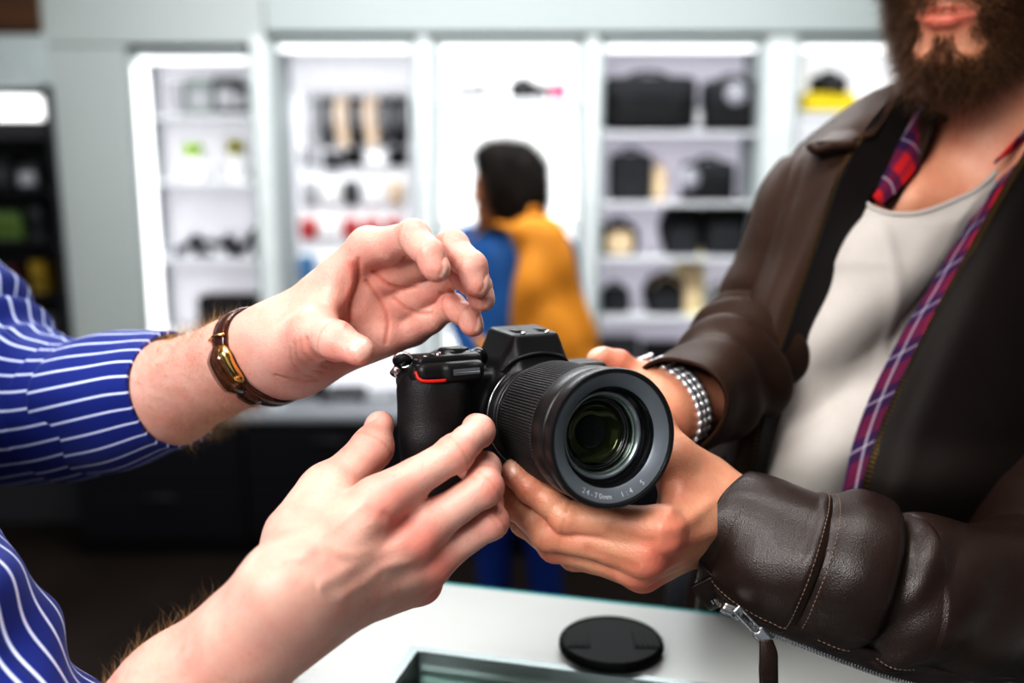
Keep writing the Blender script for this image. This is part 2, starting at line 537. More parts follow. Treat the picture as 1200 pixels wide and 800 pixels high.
class Hand:
    """one hand and forearm as a single distance field. All joints are world points."""
    def __init__(s, W, E, fingers, thumb, palm_sign, scale=1.0, arm=(.0300, .041, .047), wrist_flat=.74,
                 dorsal_up=None, nails=(), tendons=.0, arm_mid=None, h=.0011):
        sc = scale; s.h = h
        W = np.asarray(W, float); E = np.asarray(E, float)
        names = ['index', 'middle', 'ring', 'little']
        M = {n: fingers[n][0] for n in names}
        n = unit(np.cross(M['index'] - W, M['little'] - W)) * palm_sign      # out of the palm
        s.n = n; mean = sum(M.values()) / 4
        lat = unit(M['index'] - M['little'])
        mets = []; s.marks = []; s.nails = []; s.grooves = []; s.lines = []; s.nv = dict(nails)
        for nm in names:
            base = W + (M[nm] - mean) * .42 + unit(mean - W) * .008
            r1 = FR[nm][0] * sc
            mets.append(rc(base - n * .001, M[nm] - n * .0005, .0125 * sc, r1 * 1.06))
            if tendons:
                mets.append(rc(base * .6 + M[nm] * .4 - n * (.0098 + tendons) * sc, M[nm] - n * (.0075 + tendons) * sc, .0022, .0036))
        # fleshy palm between the metacarpals
        mets.append(rc(W * .35 + mean * .65 + n * .002, W * .75 + mean * .25 + n * .002, .0125 * sc, .013 * sc, n, .85))
        palm = U(.010 * sc, *mets)
        knuck = [ell(M[nm] - n * .0025 * sc, np.full(3, FR[nm][0] * 1.0 * sc)) for nm in names]
        palm = U(.006, palm, *knuck)
        pr = {nm: fingers[nm][0] * .72 + fingers[nm][1] * .28 for nm in names}
        webs = [rc(pr[names[i]] + n * .001, pr[names[i + 1]] + n * .001, .0068 * sc, .0064 * sc) for i in range(3)]
        palm = U(.006, palm, *webs)
        C, MT, IP, TT = thumb
        th1 = U(.012, rc(C + n * .003, MT, .0165 * sc, .0128 * sc), rc(W * .7 + C * .3 + n * .006, MT * .85 + C * .15 + n * .004, .012 * sc, .0115 * sc))
        web = rc(W * .45 + M['index'] * .55, C * .35 + MT * .65, .0085 * sc, .0085 * sc)
        web2 = rc(W * .25 + M['index'] * .75, C * .12 + MT * .88, .0050 * sc, .0055 * sc)
        hyp = rc(W + (M['little'] - mean) * .5 + n * .006 + unit(mean - W) * .015, M['little'] * .82 + W * .18 + n * .004, .0135 * sc, .0098 * sc)
        palm = U(.014 * sc, palm, th1, hyp); palm = U(.012 * sc, palm, web, web2)
        # forearm
        amid = arm_mid if arm_mid is not None else W * .62 + E * .38
        ax = unit(W - E)
        dors = n if dorsal_up is None else unit(dorsal_up)
        dors = unit(dors - ax * (dors @ ax))
        fore = U(.006, rc(W + ax * .004, W - ax * .030, arm[0] * sc, (arm[0] + .0003) * sc, dors, wrist_flat),
                 rc(W - ax * .03, amid, arm[0] * sc, arm[1] * sc, dors, .88))
        fore = U(.012, fore, rc(amid, E, arm[1] * sc, arm[2] * sc, dors, .92))
        palm = U(.020 * sc, palm, fore)
        s.palm_pts = (W, mean)
        # fingers
        fs = []
        for nm in names:
            J = fingers[nm]; r = [q * sc for q in FR[nm]]
            fs.append(s.finger(nm, J, r, n))
        rT = [.0128 * sc, .0108 * sc, .0086 * sc]
        tdir = unit(TT - IP)
        td = nails['thumb'] if 'thumb' in nails else -n
        td = unit(td - tdir * (td @ tdir))
        thf = U(.004, rc(MT, IP, rT[0], rT[1]), rc(IP, TT - tdir * .004, rT[1] * .98, rT[2] * 1.06, td, .86), ell(MT, np.full(3, rT[0] * 1.05)),
                ell(IP, np.full(3, rT[1] * 1.04)))
        thf = s.nail(thf, IP, TT, td, rT[2] * 1.05, 1.25)
        s.marks += [(IP, .010, .35), (TT, .011, .5)]
        s.grooves += [(IP, unit(TT - MT), td, .012, 1.0)]
        s.given = nails
        fing = U(.0014, *fs)
        hand = U(.0075 * sc, palm, fing)
        s.fn = U(.006 * sc, hand, thf)
        allp = np.array([W, E, *thumb] + [j for v in fingers.values() for j in v])
        s.lo = allp.min(0) - .055; s.hi = allp.max(0) + .055
        s.W, s.E, s.ax, s.dors = W, E, ax, dors

    def finger(s, nm, J, r, n):
        A, Bq, Cq, D = J
        tdir = unit(D - Cq)
        given = getattr(s, 'nv', {}).get(nm)
        dd = Bq - .5 * (A + D)
        if np.linalg.norm(dd) < .003: dd = -n
        dd = unit(dd)
        nd = dd if given is None else given
        dt = unit(nd - tdir * (nd @ tdir)); pd = unit(Cq - A); dp = unit(dd - pd * (dd @ pd))
        f = U(.0035, rc(A, Bq, r[0] * .98, r[1] * .95), rc(Bq, Cq, r[1] * .95, r[2] * .97),
              rc(Cq, D - tdir * .002, r[2] * .97, r[3], dt, .93),
              ell(Bq + dp * .0002, np.full(3, r[1] * 1.0)), ell(Cq, np.full(3, r[2] * 1.0)),
              ell(.5 * (A + Bq) - dp * .0026, np.full(3, r[1] * .92)), ell(.5 * (Bq + Cq) - dp * .0018, np.full(3, r[2] * .97)),
              ell(Cq * .35 + D * .65 - dt * .0014, np.full(3, r[3] * 1.07)))
        f = s.nail(f, Cq, D, dt, r[3], 1.0)
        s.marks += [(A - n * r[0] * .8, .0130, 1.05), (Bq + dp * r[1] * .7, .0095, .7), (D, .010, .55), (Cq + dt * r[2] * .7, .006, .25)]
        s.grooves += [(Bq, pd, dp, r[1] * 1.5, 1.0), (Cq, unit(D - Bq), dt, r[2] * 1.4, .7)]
        return f

    def nail(s, f, C, D, dt, r, k):
        ax = unit(D - C); lat = np.cross(ax, dt)
        s.nails.append((D + ax * r * .12, np.stack([ax, lat, dt], 1), k, r))
        return f

    def crease(s, px, d, w, depth, red=0.0, dark=0.0, n=40):
        """skin fold along a line of surface points (given where the photo shows it)"""
        pts = catmull(np.array([P(x, y, d) for x, y in px]), n)
        s.lines.append((pts, w, depth, red, dark))

    def line_dist(s, X, pts):
        o = np.array([0, 0, CAMZ]); lo = pts.min(0) - .05; hi = pts.max(0) + .05
        m = ((X > lo) & (X < hi)).all(1); idx = np.where(m)[0]
        if not len(idx): return idx, np.zeros(0)
        q = X[idx]; best = np.full(len(idx), 9.0)
        for p in pts:
            r = unit(p - o); v = q - p; t = v @ r
            best = np.minimum(best, np.where(np.abs(t) < .055, np.linalg.norm(v - t[:, None] * r, axis=1), 9))
        return idx, best

    def disp(s, X, N):
        out = np.zeros(len(X))
        for c, ax, do, R, k in s.grooves:
            q = X - c; d2 = (q * q).sum(1); m = d2 < (R * 1.3) ** 2
            if not m.any(): continue
            t = q[m] @ ax; sd = N[m] @ do
            fall = np.clip(1 - d2[m] / (R * 1.3) ** 2, 0, 1)
            wr = -.00042 * (np.exp(-(t / .0009) ** 2) + .7 * np.exp(-((t - .0034) / .0009) ** 2) + .7 * np.exp(-((t + .0034) / .0009) ** 2))
            vol = -.0008 * np.exp(-(t / .0010) ** 2)
            out[m] += k * fall * (wr * np.clip(sd * 1.5, 0, 1) + vol * np.clip(-sd * 1.6, 0, 1))
        for c, M, k, r in s.nails:
            q = (X - c) @ M; e = (np.abs(q[:, 0]) / (.0061 * k)) ** 3 + (np.abs(q[:, 1]) / (.0053 * k)) ** 3
            m = (e < 3) & (q[:, 2] > 0) & (q[:, 2] < r * 1.6); e = e[m]
            out[m] += np.where(e < 1, .00018, 0) - .00038 * np.exp(-((e - 1.25) / .45) ** 2)
        for pts, w, depth, red, dark in s.lines:
            i, dd = s.line_dist(X, pts)
            if len(i): out[i] -= depth * np.exp(-(dd / w) ** 2) * np.clip(N[i] @ CAMBACK * 2, 0, 1)
        out += .00022 * vnoise(X, 160, 3)
        if hasattr(s, 'extra'): out += s.extra(X, N)
        return out

    def mesh(s):
        X, Q, N = sdf_mesh(s.fn, s.lo, s.hi, s.h, disp=s.disp)
        red = np.zeros(len(X)); nail = np.zeros(len(X)); dark = np.zeros(len(X))
        for c, sg, k in s.marks:
            red += k * np.exp(-((X - c) ** 2).sum(1) / sg ** 2)
        red += .10 + .22 * np.clip(N @ s.n, 0, 1) * np.exp(-((X - s.palm_pts[1]) ** 2).sum(1) / .06 ** 2)
        red *= .8 + .35 * vnoise(X, 130, 9)
        for c, M, k, r in s.nails:
            q = (X - c) @ M; e = (np.abs(q[:, 0]) / (.0061 * k)) ** 3 + (np.abs(q[:, 1]) / (.0053 * k)) ** 3
            m = (e < 1.1) & (q[:, 2] > 0) & (q[:, 2] < r * 1.6); nail[m] = np.clip((1.1 - e[m]) * 5, 0, 1)
        for pts, w, depth, rd, dk in s.lines:
            i, dd = s.line_dist(X, pts)
            if len(i):
                g = np.exp(-(dd / w) ** 2) * np.clip(N[i] @ CAMBACK * 2, 0, 1); red[i] += rd * g; dark[i] += dk * g
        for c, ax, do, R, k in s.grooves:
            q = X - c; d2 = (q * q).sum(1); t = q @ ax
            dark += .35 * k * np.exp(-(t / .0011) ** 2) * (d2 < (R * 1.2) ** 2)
        if hasattr(s, 'dark_extra'): dark += s.dark_extra(X, N)
        if hasattr(s, 'red_extra'): red += s.red_extra(X, N)
        s.X, s.N = X, N
        return X, Q, np.stack([np.clip(red, 0, .92), np.clip(nail, 0, 1), np.clip(dark, 0, .7)], 1)


def join_body(name, pieces, m, parent):
    """islands of one person's body in one mesh: list of (X, Q, colours)"""
    n = 0; Vs, Qs, Cs = [], [], []
    for X, Q, C in pieces:
        Vs.append(X); Qs.append(Q + n); Cs.append(C); n += len(X)
    me = mesh_np(name, np.concatenate(Vs), quads=np.concatenate(Qs))
    attr(me, 'Col', np.concatenate(Cs))
    return ob(name, me, m, parent)


def strands(name, roots, dirs, length, r, m, parent, curl=.25, droop=(0, 0, 0), seg=4, seed=1, clump=0):
    """hair strands as thin tapered three-sided tubes in one mesh"""
    g = np.random.default_rng(seed); n = len(roots)
    L = np.asarray(length) * np.ones(n); R = np.asarray(r) * np.ones(n)
    d = dirs / (np.linalg.norm(dirs, axis=1)[:, None] + 1e-9)
    side = np.cross(d, g.normal(size=(n, 3))); side /= np.linalg.norm(side, axis=1)[:, None] + 1e-9
    oth = np.cross(d, side); dr = np.asarray(droop, float)
    bend = g.normal(size=(n, 1)) * curl; ph = g.uniform(0, 6.28, (n, 1))
    pts = []
    for k in range(seg + 1):
        t = k / seg
        p = roots + d * (L * t)[:, None] + side * bend * (L * t * t)[:, None] + oth * (np.sin(ph + t * 4) - np.sin(ph)) * (L * .10 * curl * 3)[:, None] \
            + dr * (L * t * t)[:, None]
        pts.append(p)
    V = np.zeros((n, seg + 1, 3, 3))
    for k in range(seg + 1):
        rad = R * (1 - .85 * k / seg)
        for j in range(3):
            a = j * 2.0944
            V[:, k, j] = pts[k] + (side * math.cos(a) + oth * math.sin(a)) * rad[:, None]
    base = (np.arange(n) * (seg + 1) * 3)[:, None]
    Q = []
    for k in range(seg):
        for j in range(3):
            j2 = (j + 1) % 3
            Q.append(np.concatenate([base + k * 3 + j, base + k * 3 + j2, base + (k + 1) * 3 + j2, base + (k + 1) * 3 + j], 1))
    me = mesh_np(name, V.reshape(-1, 3), quads=np.concatenate(Q))
    return ob(name, me, m, parent)


def hair_mat(name, c1, c2, rough=.45):
    m = bpy.data.materials.new(name); nt, N, L, b = nodes(m)
    tc = N.new('ShaderNodeTexCoord'); n = N.new('ShaderNodeTexNoise'); n.inputs['Scale'].default_value = 260
    L.new(tc.outputs['Object'], n.inputs['Vector'])
    x = N.new('ShaderNodeMix'); x.data_type = 'RGBA'; x.inputs['A'].default_value = (*c1, 1); x.inputs['B'].default_value = (*c2, 1)
    r = N.new('ShaderNodeMapRange'); L.new(n.outputs['Fac'], r.inputs['Value']); r.inputs['From Min'].default_value = .35; r.inputs['From Max'].default_value = .68
    L.new(r.outputs['Result'], x.inputs['Factor']); L.new(x.outputs['Result'], b.inputs['Base Color'])
    b.inputs['Roughness'].default_value = rough; b.inputs['Specular IOR Level'].default_value = .4
    return m


# ------------------------------------------------------------------ heads
def head_fn(O, Rm, sc=1.0, neck_end=None, neck_r=(.056, .060), jaw=1.0):
    """head in local mm: x side, y forward, z up; origin at eye level between the ears"""
    O = np.asarray(O, float); Rm = np.asarray(Rm, float)
    g = lambda x, y, z: O + Rm @ (np.array([x, y, z]) * .001 * sc)
    k = .001 * sc
    E = lambda c, r: ell(g(*c), np.array(r) * k, Rm)
    R2 = lambda a, b, ra, rb: rc(g(*a), g(*b), ra * k, rb * k)
    d = U(.018 * sc, E((0, -12, 34), (75, 95, 80)), E((0, 22, -32), (61 * jaw, 66, 74)))
    d = U(.014 * sc, d, R2((-50 * jaw, 0, -66), (-16, 66, -104), 15, 15), R2((50 * jaw, 0, -66), (16, 66, -104), 15, 15), E((0, 72, -106), (21, 19, 17)))
    d = U(.010 * sc, d, R2((-34, 80, 17), (34, 80, 17), 9, 9), E((-46, 58, -28), (21, 20, 17)), E((46, 58, -28), (21, 20, 17)))
    d = U(.010 * sc, d, R2((0, 70, -78), (0, 72, -72), 26, 25))
    nose = U(.005 * sc, R2((0, 84, 6), (0, 105, -36), 7, 9.5), E((0, 108, -40), (9.5, 8, 8.5)), E((-12, 94, -43), (7, 10, 7)), E((12, 94, -43), (7, 10, 7)))
    d = U(.006 * sc, d, nose)
    d = SUB(.010 * sc, d, E((-31, 100, -1), (16, 16, 12))); d = SUB(.010 * sc, d, E((31, 100, -1), (16, 16, 12)))
    eyes = U(.001, E((-31, 75, -1), (12.5, 12.5, 12.5)), E((31, 75, -1), (12.5, 12.5, 12.5)))
    d = U(.002, d, eyes)
    lips = U(.004 * sc, R2((-22, 86, -74), (-4, 94, -71), 3.0, 4.6), R2((22, 86, -74), (4, 94, -71), 3.0, 4.6),
             R2((-21, 86, -76), (-5, 94, -80), 3.2, 6.0), R2((21, 86, -76), (5, 94, -80), 3.2, 6.0), E((0, 94, -80), (10, 6.5, 6.0)))
    d = U(.003 * sc, d, lips)
    d = SUB(.003 * sc, d, U(.001, R2((-21, 92, -75), (0, 99, -74.5), 1.3, 2.4), R2((21, 92, -75), (0, 99, -74.5), 1.3, 2.4)))
    for sx in (-1, 1):
        ear = SUB(.004, E((sx * 78, -8, -8), (7, 19, 31)), E((sx * 84, -4, -4), (5, 11, 20)))
        d = U(.006 * sc, d, ear)
    if neck_end is not None:
        d = U(.022 * sc, d, rc(g(0, -22, -70), neck_end, neck_r[0], neck_r[1]))
    return d, g
# ------------------------------------------------------------------ shop assistant (left): both hands and arms
def fing(mcp, joints, Ls, sg):
    """mcp: (px,py,d); joints: 3 pixel pairs; lengths; signs"""
    pts = [P(*mcp)]
    for (x, y), L, q in zip(joints, Ls, sg): pts.append(nxt(pts[-1], x, y, L, q))
    return pts


# right hand, on the grip, back of the hand to the viewer
aR_W = P(338, 706, 0.507); aR_E = P(60, 985, 0.580)
aR_f = {
    'index': [P(440, 588, 0.542), P(533, 531, 0.555), P(561, 505, 0.577), P(559, 499, 0.596)],
    'middle': [P(478, 632, 0.552), P(567, 571, 0.560), P(568, 548, 0.586), P(545, 545, 0.600)],
    'ring': [P(495, 662, 0.563), P(575, 611, 0.572), P(572, 588, 0.597), P(548, 582, 0.608)],
    'little': [P(489, 682, 0.580), P(534, 636, 0.604), P(532, 612, 0.620), P(518, 604, 0.626)]}
aR_t = [P(352, 630, 0.535), P(388, 575, 0.565), P(436, 525, 0.586), P(446, 494, 0.598)]
handR = Hand(aR_W, aR_E, aR_f, aR_t, 1, scale=1.10, nails={'thumb': cv(-.75, .25, .6)}, tendons=.0012, arm=(.0298, .0362, .044))
if handR.n @ cv(0, 0, 1) > 0:
    raise RuntimeError('palm sign R')

# left hand, open above the camera, thumb side to the viewer
aL_W = P(318, 414, .640); aL_E = P(8, 502, .80)
aL_f = {
    'index': [P(432, 291, .604), P(484, 277, .574), P(504, 297, .562), P(515, 319, .560)],
    'middle': [P(458, 318, .616), P(530, 289, .590), P(553, 312, .578), P(562, 337, .578)],
    'ring': [P(474, 350, .626), P(538, 318, .604), P(560, 335, .592), P(568, 354, .590)],
    'little': [P(484, 384, .634), P(530, 359, .612), P(549, 370, .602), P(557, 385, .600)]}
aL_t = [P(346, 404, .620), P(370, 390, .592), P(393, 399, .573), P(426, 413, .562)]
handL = Hand(aL_W, aL_E, aL_f, aL_t, -1, scale=1.0, nails={'thumb': cv(.1, .5, .8), 'index': cv(.95, .1, .2), 'middle': cv(.95, .1, .2), 'ring': cv(.95, .1, .2), 'little': cv(.95, .1, .15)}, arm=(.0300, .0365, .043), arm_mid=P(195, 462, .712))
if handL.n @ cv(1, 0, .6) < 0:
    raise RuntimeError('palm sign L')

# skin folds of the open hand: thenar wrinkles, palm lines, edge of the thumb web
for pts, w, dp, rd, dk in (
        ([(352, 398), (356, 414), (367, 424), (383, 430)], .0010, .0007, .1, .25),
        ([(359, 396), (364, 410), (374, 419), (390, 424)], .0010, .0008, .1, .25),
        ([(346, 402), (349, 418), (360, 430), (378, 436)], .0010, .0006, .1, .2),
        ([(340, 408), (343, 424), (352, 436), (368, 442)], .0011, .0005, .1, .15),
        ([(412, 306), (412, 330), (404, 355), (404, 378)], .0022, -.0012, .5, 0),
        ([(420, 304), (420, 330), (411, 355), (410, 376)], .0011, .0012, .6, .3),
        ([(438, 318), (452, 332), (470, 338), (486, 336)], .0012, .0011, .5, .3),
        ([(430, 330), (446, 352), (455, 376), (452, 402)], .0011, .0009, .4, .2),
        ([(462, 350), (478, 362), (494, 368), (506, 366)], .0011, .0008, .4, .2),
        ([(322, 440), (340, 444), (356, 446), (372, 445)], .0010, .0006, .2, .2)):
    handL.crease(pts, .600, w, dp, rd, dk)
# tendons, veins and knuckle folds on the back of the right hand
for pts, w, dp, rd, dk in (
        ([(345, 660), (385, 620), (425, 590)], .0035, -.0010, .05, 0), ([(365, 690), (420, 660), (470, 636)], .0035, -.0008, 0, 0),
        ([(380, 640), (410, 650), (440, 640), (455, 612)], .0026, -.0008, 0, .12), ([(400, 700), (430, 680), (450, 664), (480, 660)], .0026, -.0007, 0, .12),
        ([(452, 604), (470, 614), (490, 600)], .003, .0009, .1, 0)):
    handR.crease(pts, .535, w, dp, rd, dk)


FABRIC_BLUE = stripes_mat('striped_shirt_cotton', (.013, .028, .20), (.62, .68, .85), .0132, .0019)
HAIR_BLOND = hair_mat('blond_arm_hair', (.42, .26, .11), (.70, .50, .26))


def arm_hair(name, hand, parent, s0, s1, n, L, seed, keep=None):
    """fine hairs rooted on the forearm between s0 and s1 metres behind the wrist"""
    t = -((hand.X - hand.W) @ hand.ax)
    m = (t > s0) & (t < s1)
    if keep is not None: m &= keep(hand.X, hand.N)
    idx = np.where(m)[0]; g = np.random.default_rng(seed)
    idx = g.choice(idx, min(n, len(idx)), replace=False)
    dirs = hand.N[idx] * .55 + hand.ax * .75 + g.normal(size=(len(idx), 3)) * .25
    return strands(name, hand.X[idx], dirs, g.uniform(.5, 1.15, len(idx)) * L, .00006, HAIR_BLOND, parent, curl=.35, seed=seed)


def sleeve(name, path, radii, NU, NV, disp, m, parent, ref, thick=.0016, inner=True, uvr=None):
    G, uv, full = loft(path, radii, NU, NV, disp, ref, uvr=uvr)
    if full:                                   # close with a duplicate column so the pattern has a clean seam
        G = np.concatenate([G, G[:, :1]], 1); u2 = uv[:, :1].copy(); u2[..., 0] += 2 * math.pi * (uv[0, 1, 0] - uv[0, 0, 0]) * NV / (2 * math.pi)
        uv = np.concatenate([uv, u2], 1)
    b = MB(); b.grid(G, uv=uv)
    o = b.build(name, m, parent)
    s = o.modifiers.new('thickness', 'SOLIDIFY'); s.thickness = thick; s.offset = -1
    return o, G


def build_assistant():
    t = thing('person', (-.62, .55, 0), 'person at the left in a blue striped shirt, both bare forearms reaching to the camera', 'person')
    # torso, neck and head stand outside the frame; they carry the shirt and the arms
    shL, shR = P(-225, 150, .93), P(-330, 440, .53)
    nb = (shL + shR) / 2 + np.array([-.02, 0, .05])
    hips = np.array([nb[0] - .12, nb[1] - .03, .95])
    fwd = unit(np.array([.8, .35, 0])); side = np.array([fwd[1], -fwd[0], 0]); Rm = np.stack([side, fwd, np.array([0, 0, 1.0])], 1)
    ho = nb + np.array([.06, .02, .17])
    hf, g = head_fn(ho, Rm, 1.0, nb)
    allp = np.array([ho - .17, ho + .17, nb - .1, nb + .1])
    X, Q, N = sdf_mesh(hf, allp.min(0), allp.max(0), .004)
    dark = np.clip((X - g(0, 0, 55)) @ Rm[:, 2] * 60, 0, .7)
    pieces = [handR.mesh(), handL.mesh(), (X, Q, np.stack([.15 + 0 * dark, 0 * dark, dark], 1))]
    body = join_body('body', pieces, SKIN_PINK, t)
    b = MB(); b.ball(g(0, -20, 48), (.080, .098, .076), 20, 28, Rm); b.build('hair', hair_mat('brown_hair', (.05, .03, .015), (.10, .06, .03)), t)
    # shirt: torso with both sleeves
    tf = U(.05, chain([nb - (0, 0, .10), hips + (0, 0, .25), hips], [.125, .135, .13], .03, fwd, .8), rc(shL, nb - (0, 0, .05), .06, .085), rc(shR, nb - (0, 0, .05), .055, .085))
    X, Q, N = sdf_mesh(tf, np.minimum(hips, shR) - .25, np.maximum(nb, shL) + .2, .008)
    uv = np.stack([(X - hips) @ side, X[:, 2]], 1)
    shirt = ob('shirt', mesh_np('shirt', X, quads=Q, uv=uv), FABRIC_BLUE, t)
    lg = None
    for sx in (-.09, .09):
        h = hips + side * sx; l = chain([h, np.array([h[0], h[1], .5]), np.array([h[0], h[1], .05])], [.09, .07, .055], .02); lg = l if lg is None else U(.02, lg, l)
    X, Q, N = sdf_mesh(lg, np.array([hips[0] - .3, hips[1] - .3, -.02]), hips + np.array([.3, .3, .12]), .010)
    ob('trousers', mesh_np('trousers', X, quads=Q), mat('navy_trousers', (.012, .014, .03), .85), t)
    # left sleeve, rolled to a cuff below the elbow
    elb = P(20, 492, .790)
    def dl(s, a, S):
        u = s / S
        f = .0050 * np.sin(a * 2 + u * 30) * np.exp(-((u - .60) / .16) ** 2) + .0060 * np.sin(a * 1 - u * 62 + .6) * np.exp(-((u - .66) / .12) ** 2)
        f += .0022 * np.sin(a * 3 + u * 18) * (u < .9)
        return f
    path = [shL, P(-190, 230, .89), P(-128, 335, .85), P(-52, 425, .82), P(15, 472, .795), P(75, 482, .77), P(135, 473, .745)]
    o, G = sleeve('sleeve', path, [(.082, .082), (.080, .080), (.078, .08), (.074, .076), (.064, .068), (.055, .057), (.0490, .0490)], 220, 120, dl, FABRIC_BLUE, shirt, (0, 0, 1), uvr=.052)
    cp = [P(108, 478, .756), P(145, 469, .738), P(185, 460, .720), P(208, 457, .710)]
    def dc(s, a, S):
        return .0012 * np.sin(a * 2 + s * 60) + .0010 * np.sin(a * 5 + 2)
    sleeve('rolled_cuff', cp, [(.0520, .0520), (.0505, .0505), (.0460, .0460), (.0425, .0425)], 60, 120, dc, FABRIC_BLUE, shirt, (0, 0, 1), thick=.003, uvr=.052)
    # right sleeve, rolled above the elbow
    el2 = P(60, 975, .55)
    def dr(s, a, S):
        u = s / S
        return .003 * np.sin(a * 2 + u * 25) + .0022 * np.sin(a * 3 - u * 40)
    sleeve('sleeve', [shR, P(-220, 570, .52), P(-110, 740, .515), P(-20, 872, .52), P(55, 968, .545)], [.066, .065, .062, .0595, .0575], 120, 100, dr, FABRIC_BLUE, shirt, (0, 0, 1), uvr=.056)
    # upper arms under the sleeves
    arm_hair('arm_hair', handL, t, .022, .11, 2600, .016, 3)
    arm_hair('arm_hair', handR, t, .03, .17, 1500, .012, 4)
    return t


def ring_frame(hand, back, roll=0):
    c = hand.W - hand.ax * back
    return c


def build_watch():
    """thin gold watch on a brown leather strap, round the left wrist of the assistant"""
    ax = unit(P(318, 414, .640) - P(212, 457, .712))
    c = P(306, 420, .645)
    # measure the wrist so that the strap lies on the skin
    e1 = unit(cv(.35, .9, .1) - ax * (cv(.35, .9, .1) @ ax)); e2 = unit(np.cross(ax, e1))
    if e2 @ CAMBACK < 0: e2 = -e2
    # strap plane is tilted a little on the wrist
    tilt = unit(ax + .12 * CAMBACK)
    def radius(d):
        lo_, hi_ = .0, .06
        ts = np.linspace(.012, .05, 200); v = handL.fn((c + ts[:, None] * d).astype(f32))
        i = np.argmax(v > 0); return ts[i]
    n = 96; rad = []; dirs = []
    for k in range(n):
        a = 2 * np.pi * k / n; d = e1 * math.cos(a) + e2 * math.sin(a); dirs.append(d); rad.append(radius(d))
    rad = np.array(rad); F_ = np.fft.rfft(rad); F_[7:] = 0; rad = np.fft.irfft(F_, n) + .0004; dirs = np.array(dirs)
    t = thing('wristwatch', c, 'slim gold wristwatch on a glossy brown leather strap', 'watch')
    LEATHER = mat('brown_strap_leather', (.045, .014, .007), .16, coat=.6, bump=(500, .35, .0006, 1), noise=(120, .3))
    GOLD = mat('gold_case', (.85, .55, .20), .18, metal=1)
    hw = .0068
    prof = [(-hw, .0), (-hw, .0020), (-hw * .8, .0030), (0, .0034), (hw * .8, .0030), (hw, .0020), (hw, 0)]
    G = np.array([[c + dirs[k] * (rad[k] + h) + ax * w for w, h in prof] for k in range(n)])
    b = MB(); b.grid(G, closed_u=True); b.build('strap', LEATHER, t)
    st = MB()
    for sgn in (-1, 1):
        for k in range(0, n * 3, 1):
            q = k / 3; i = int(q) % n; f = q - int(q); j = (i + 1) % n
            r0 = rad[i] * (1 - f) + rad[j] * f; d0 = unit(dirs[i] * (1 - f) + dirs[j] * f)
            if k % 2 == 0: st.ball(c + d0 * (r0 + .0030) + ax * sgn * hw * .78, .00035, 4, 6)
    st.build('stitching', mat('strap_thread', (.12, .05, .03), .7), t)
    # long case over the inside of the wrist, toward the viewer
    def at(a, up, w):
        k = (a / (2 * np.pi) * n) % n; i = int(k); f = k - i; j = (i + 1) % n
        r0 = rad[i] * (1 - f) + rad[j] * f; d0 = unit(dirs[i] * (1 - f) + dirs[j] * f)
        return c + d0 * (r0 + up) + ax * w
    a0, a1 = math.radians(86), math.radians(152)
    def strip(name, m, a0, a1, w, h0, h1, off=0, rnd=.35, parent=t):
        NU = 40; prof = [(-1, h0), (-1, h1 * .6), (-.8, h1), (0, h1 * 1.12), (.8, h1), (1, h1 * .6), (1, h0)]
        G = []
        for i in range(NU):
            u = i / (NU - 1); k = min(u, 1 - u) / rnd; ww = w * math.sqrt(max(.02, 1 - max(0, 1 - k) ** 2)) if k < 1 else w
            hh = (.25 + .75 * min(1, k * 1.5))
            G.append([at(a0 + (a1 - a0) * u, h0 + (q[1] - h0) * hh, off + q[0] * ww) for q in prof])
        b = MB(); b.grid(np.array(G)); return b.build(name, m, parent)
    case = strip('case', GOLD, a0 - .05, a1 - .12, .0086, .001, .0060, .0014)
    strip('cover', mat('tortoise_cover', (.06, .022, .008), .08, coat=1, noise=(260, .9), col2=(.16, .06, .015)), a0 - .01, a1 + .06, .0085, .003, .0080, -.0012, parent=case)
    strip('strap_end', LEATHER, a1 - .1, a1 + .55, .0066, .003, .0052, -.002)
    b = MB(); b.tube([at(a0 - .16, .0035, -.008), at(a0 - .16, .0055, 0), at(a0 - .16, .0035, .009)], .0009, 8); b.build('lug', GOLD, case)
    return t
# ------------------------------------------------------------------ the camera
CAM_O = P(627, 486, .642)                    # centre of the lens mount
CAM_L = unit(P(720, 514, .548) - CAM_O)       # lens axis
CAM_U = unit(cv(-.045, 1, .05) - CAM_L * (cv(-.045, 1, .05) @ CAM_L))
CAM_W = np.cross(CAM_U, CAM_L)
CAM_M = np.stack([CAM_W, CAM_U, CAM_L], 1)
LENS_LEN = np.linalg.norm(P(720, 514, .548) - CAM_O) * 1000


def cl(p):
    """camera-local millimetres -> world"""
    return CAM_O + np.asarray(p, float) @ CAM_M.T * .001


def clm(x, y, z): return cl((x, y, z))


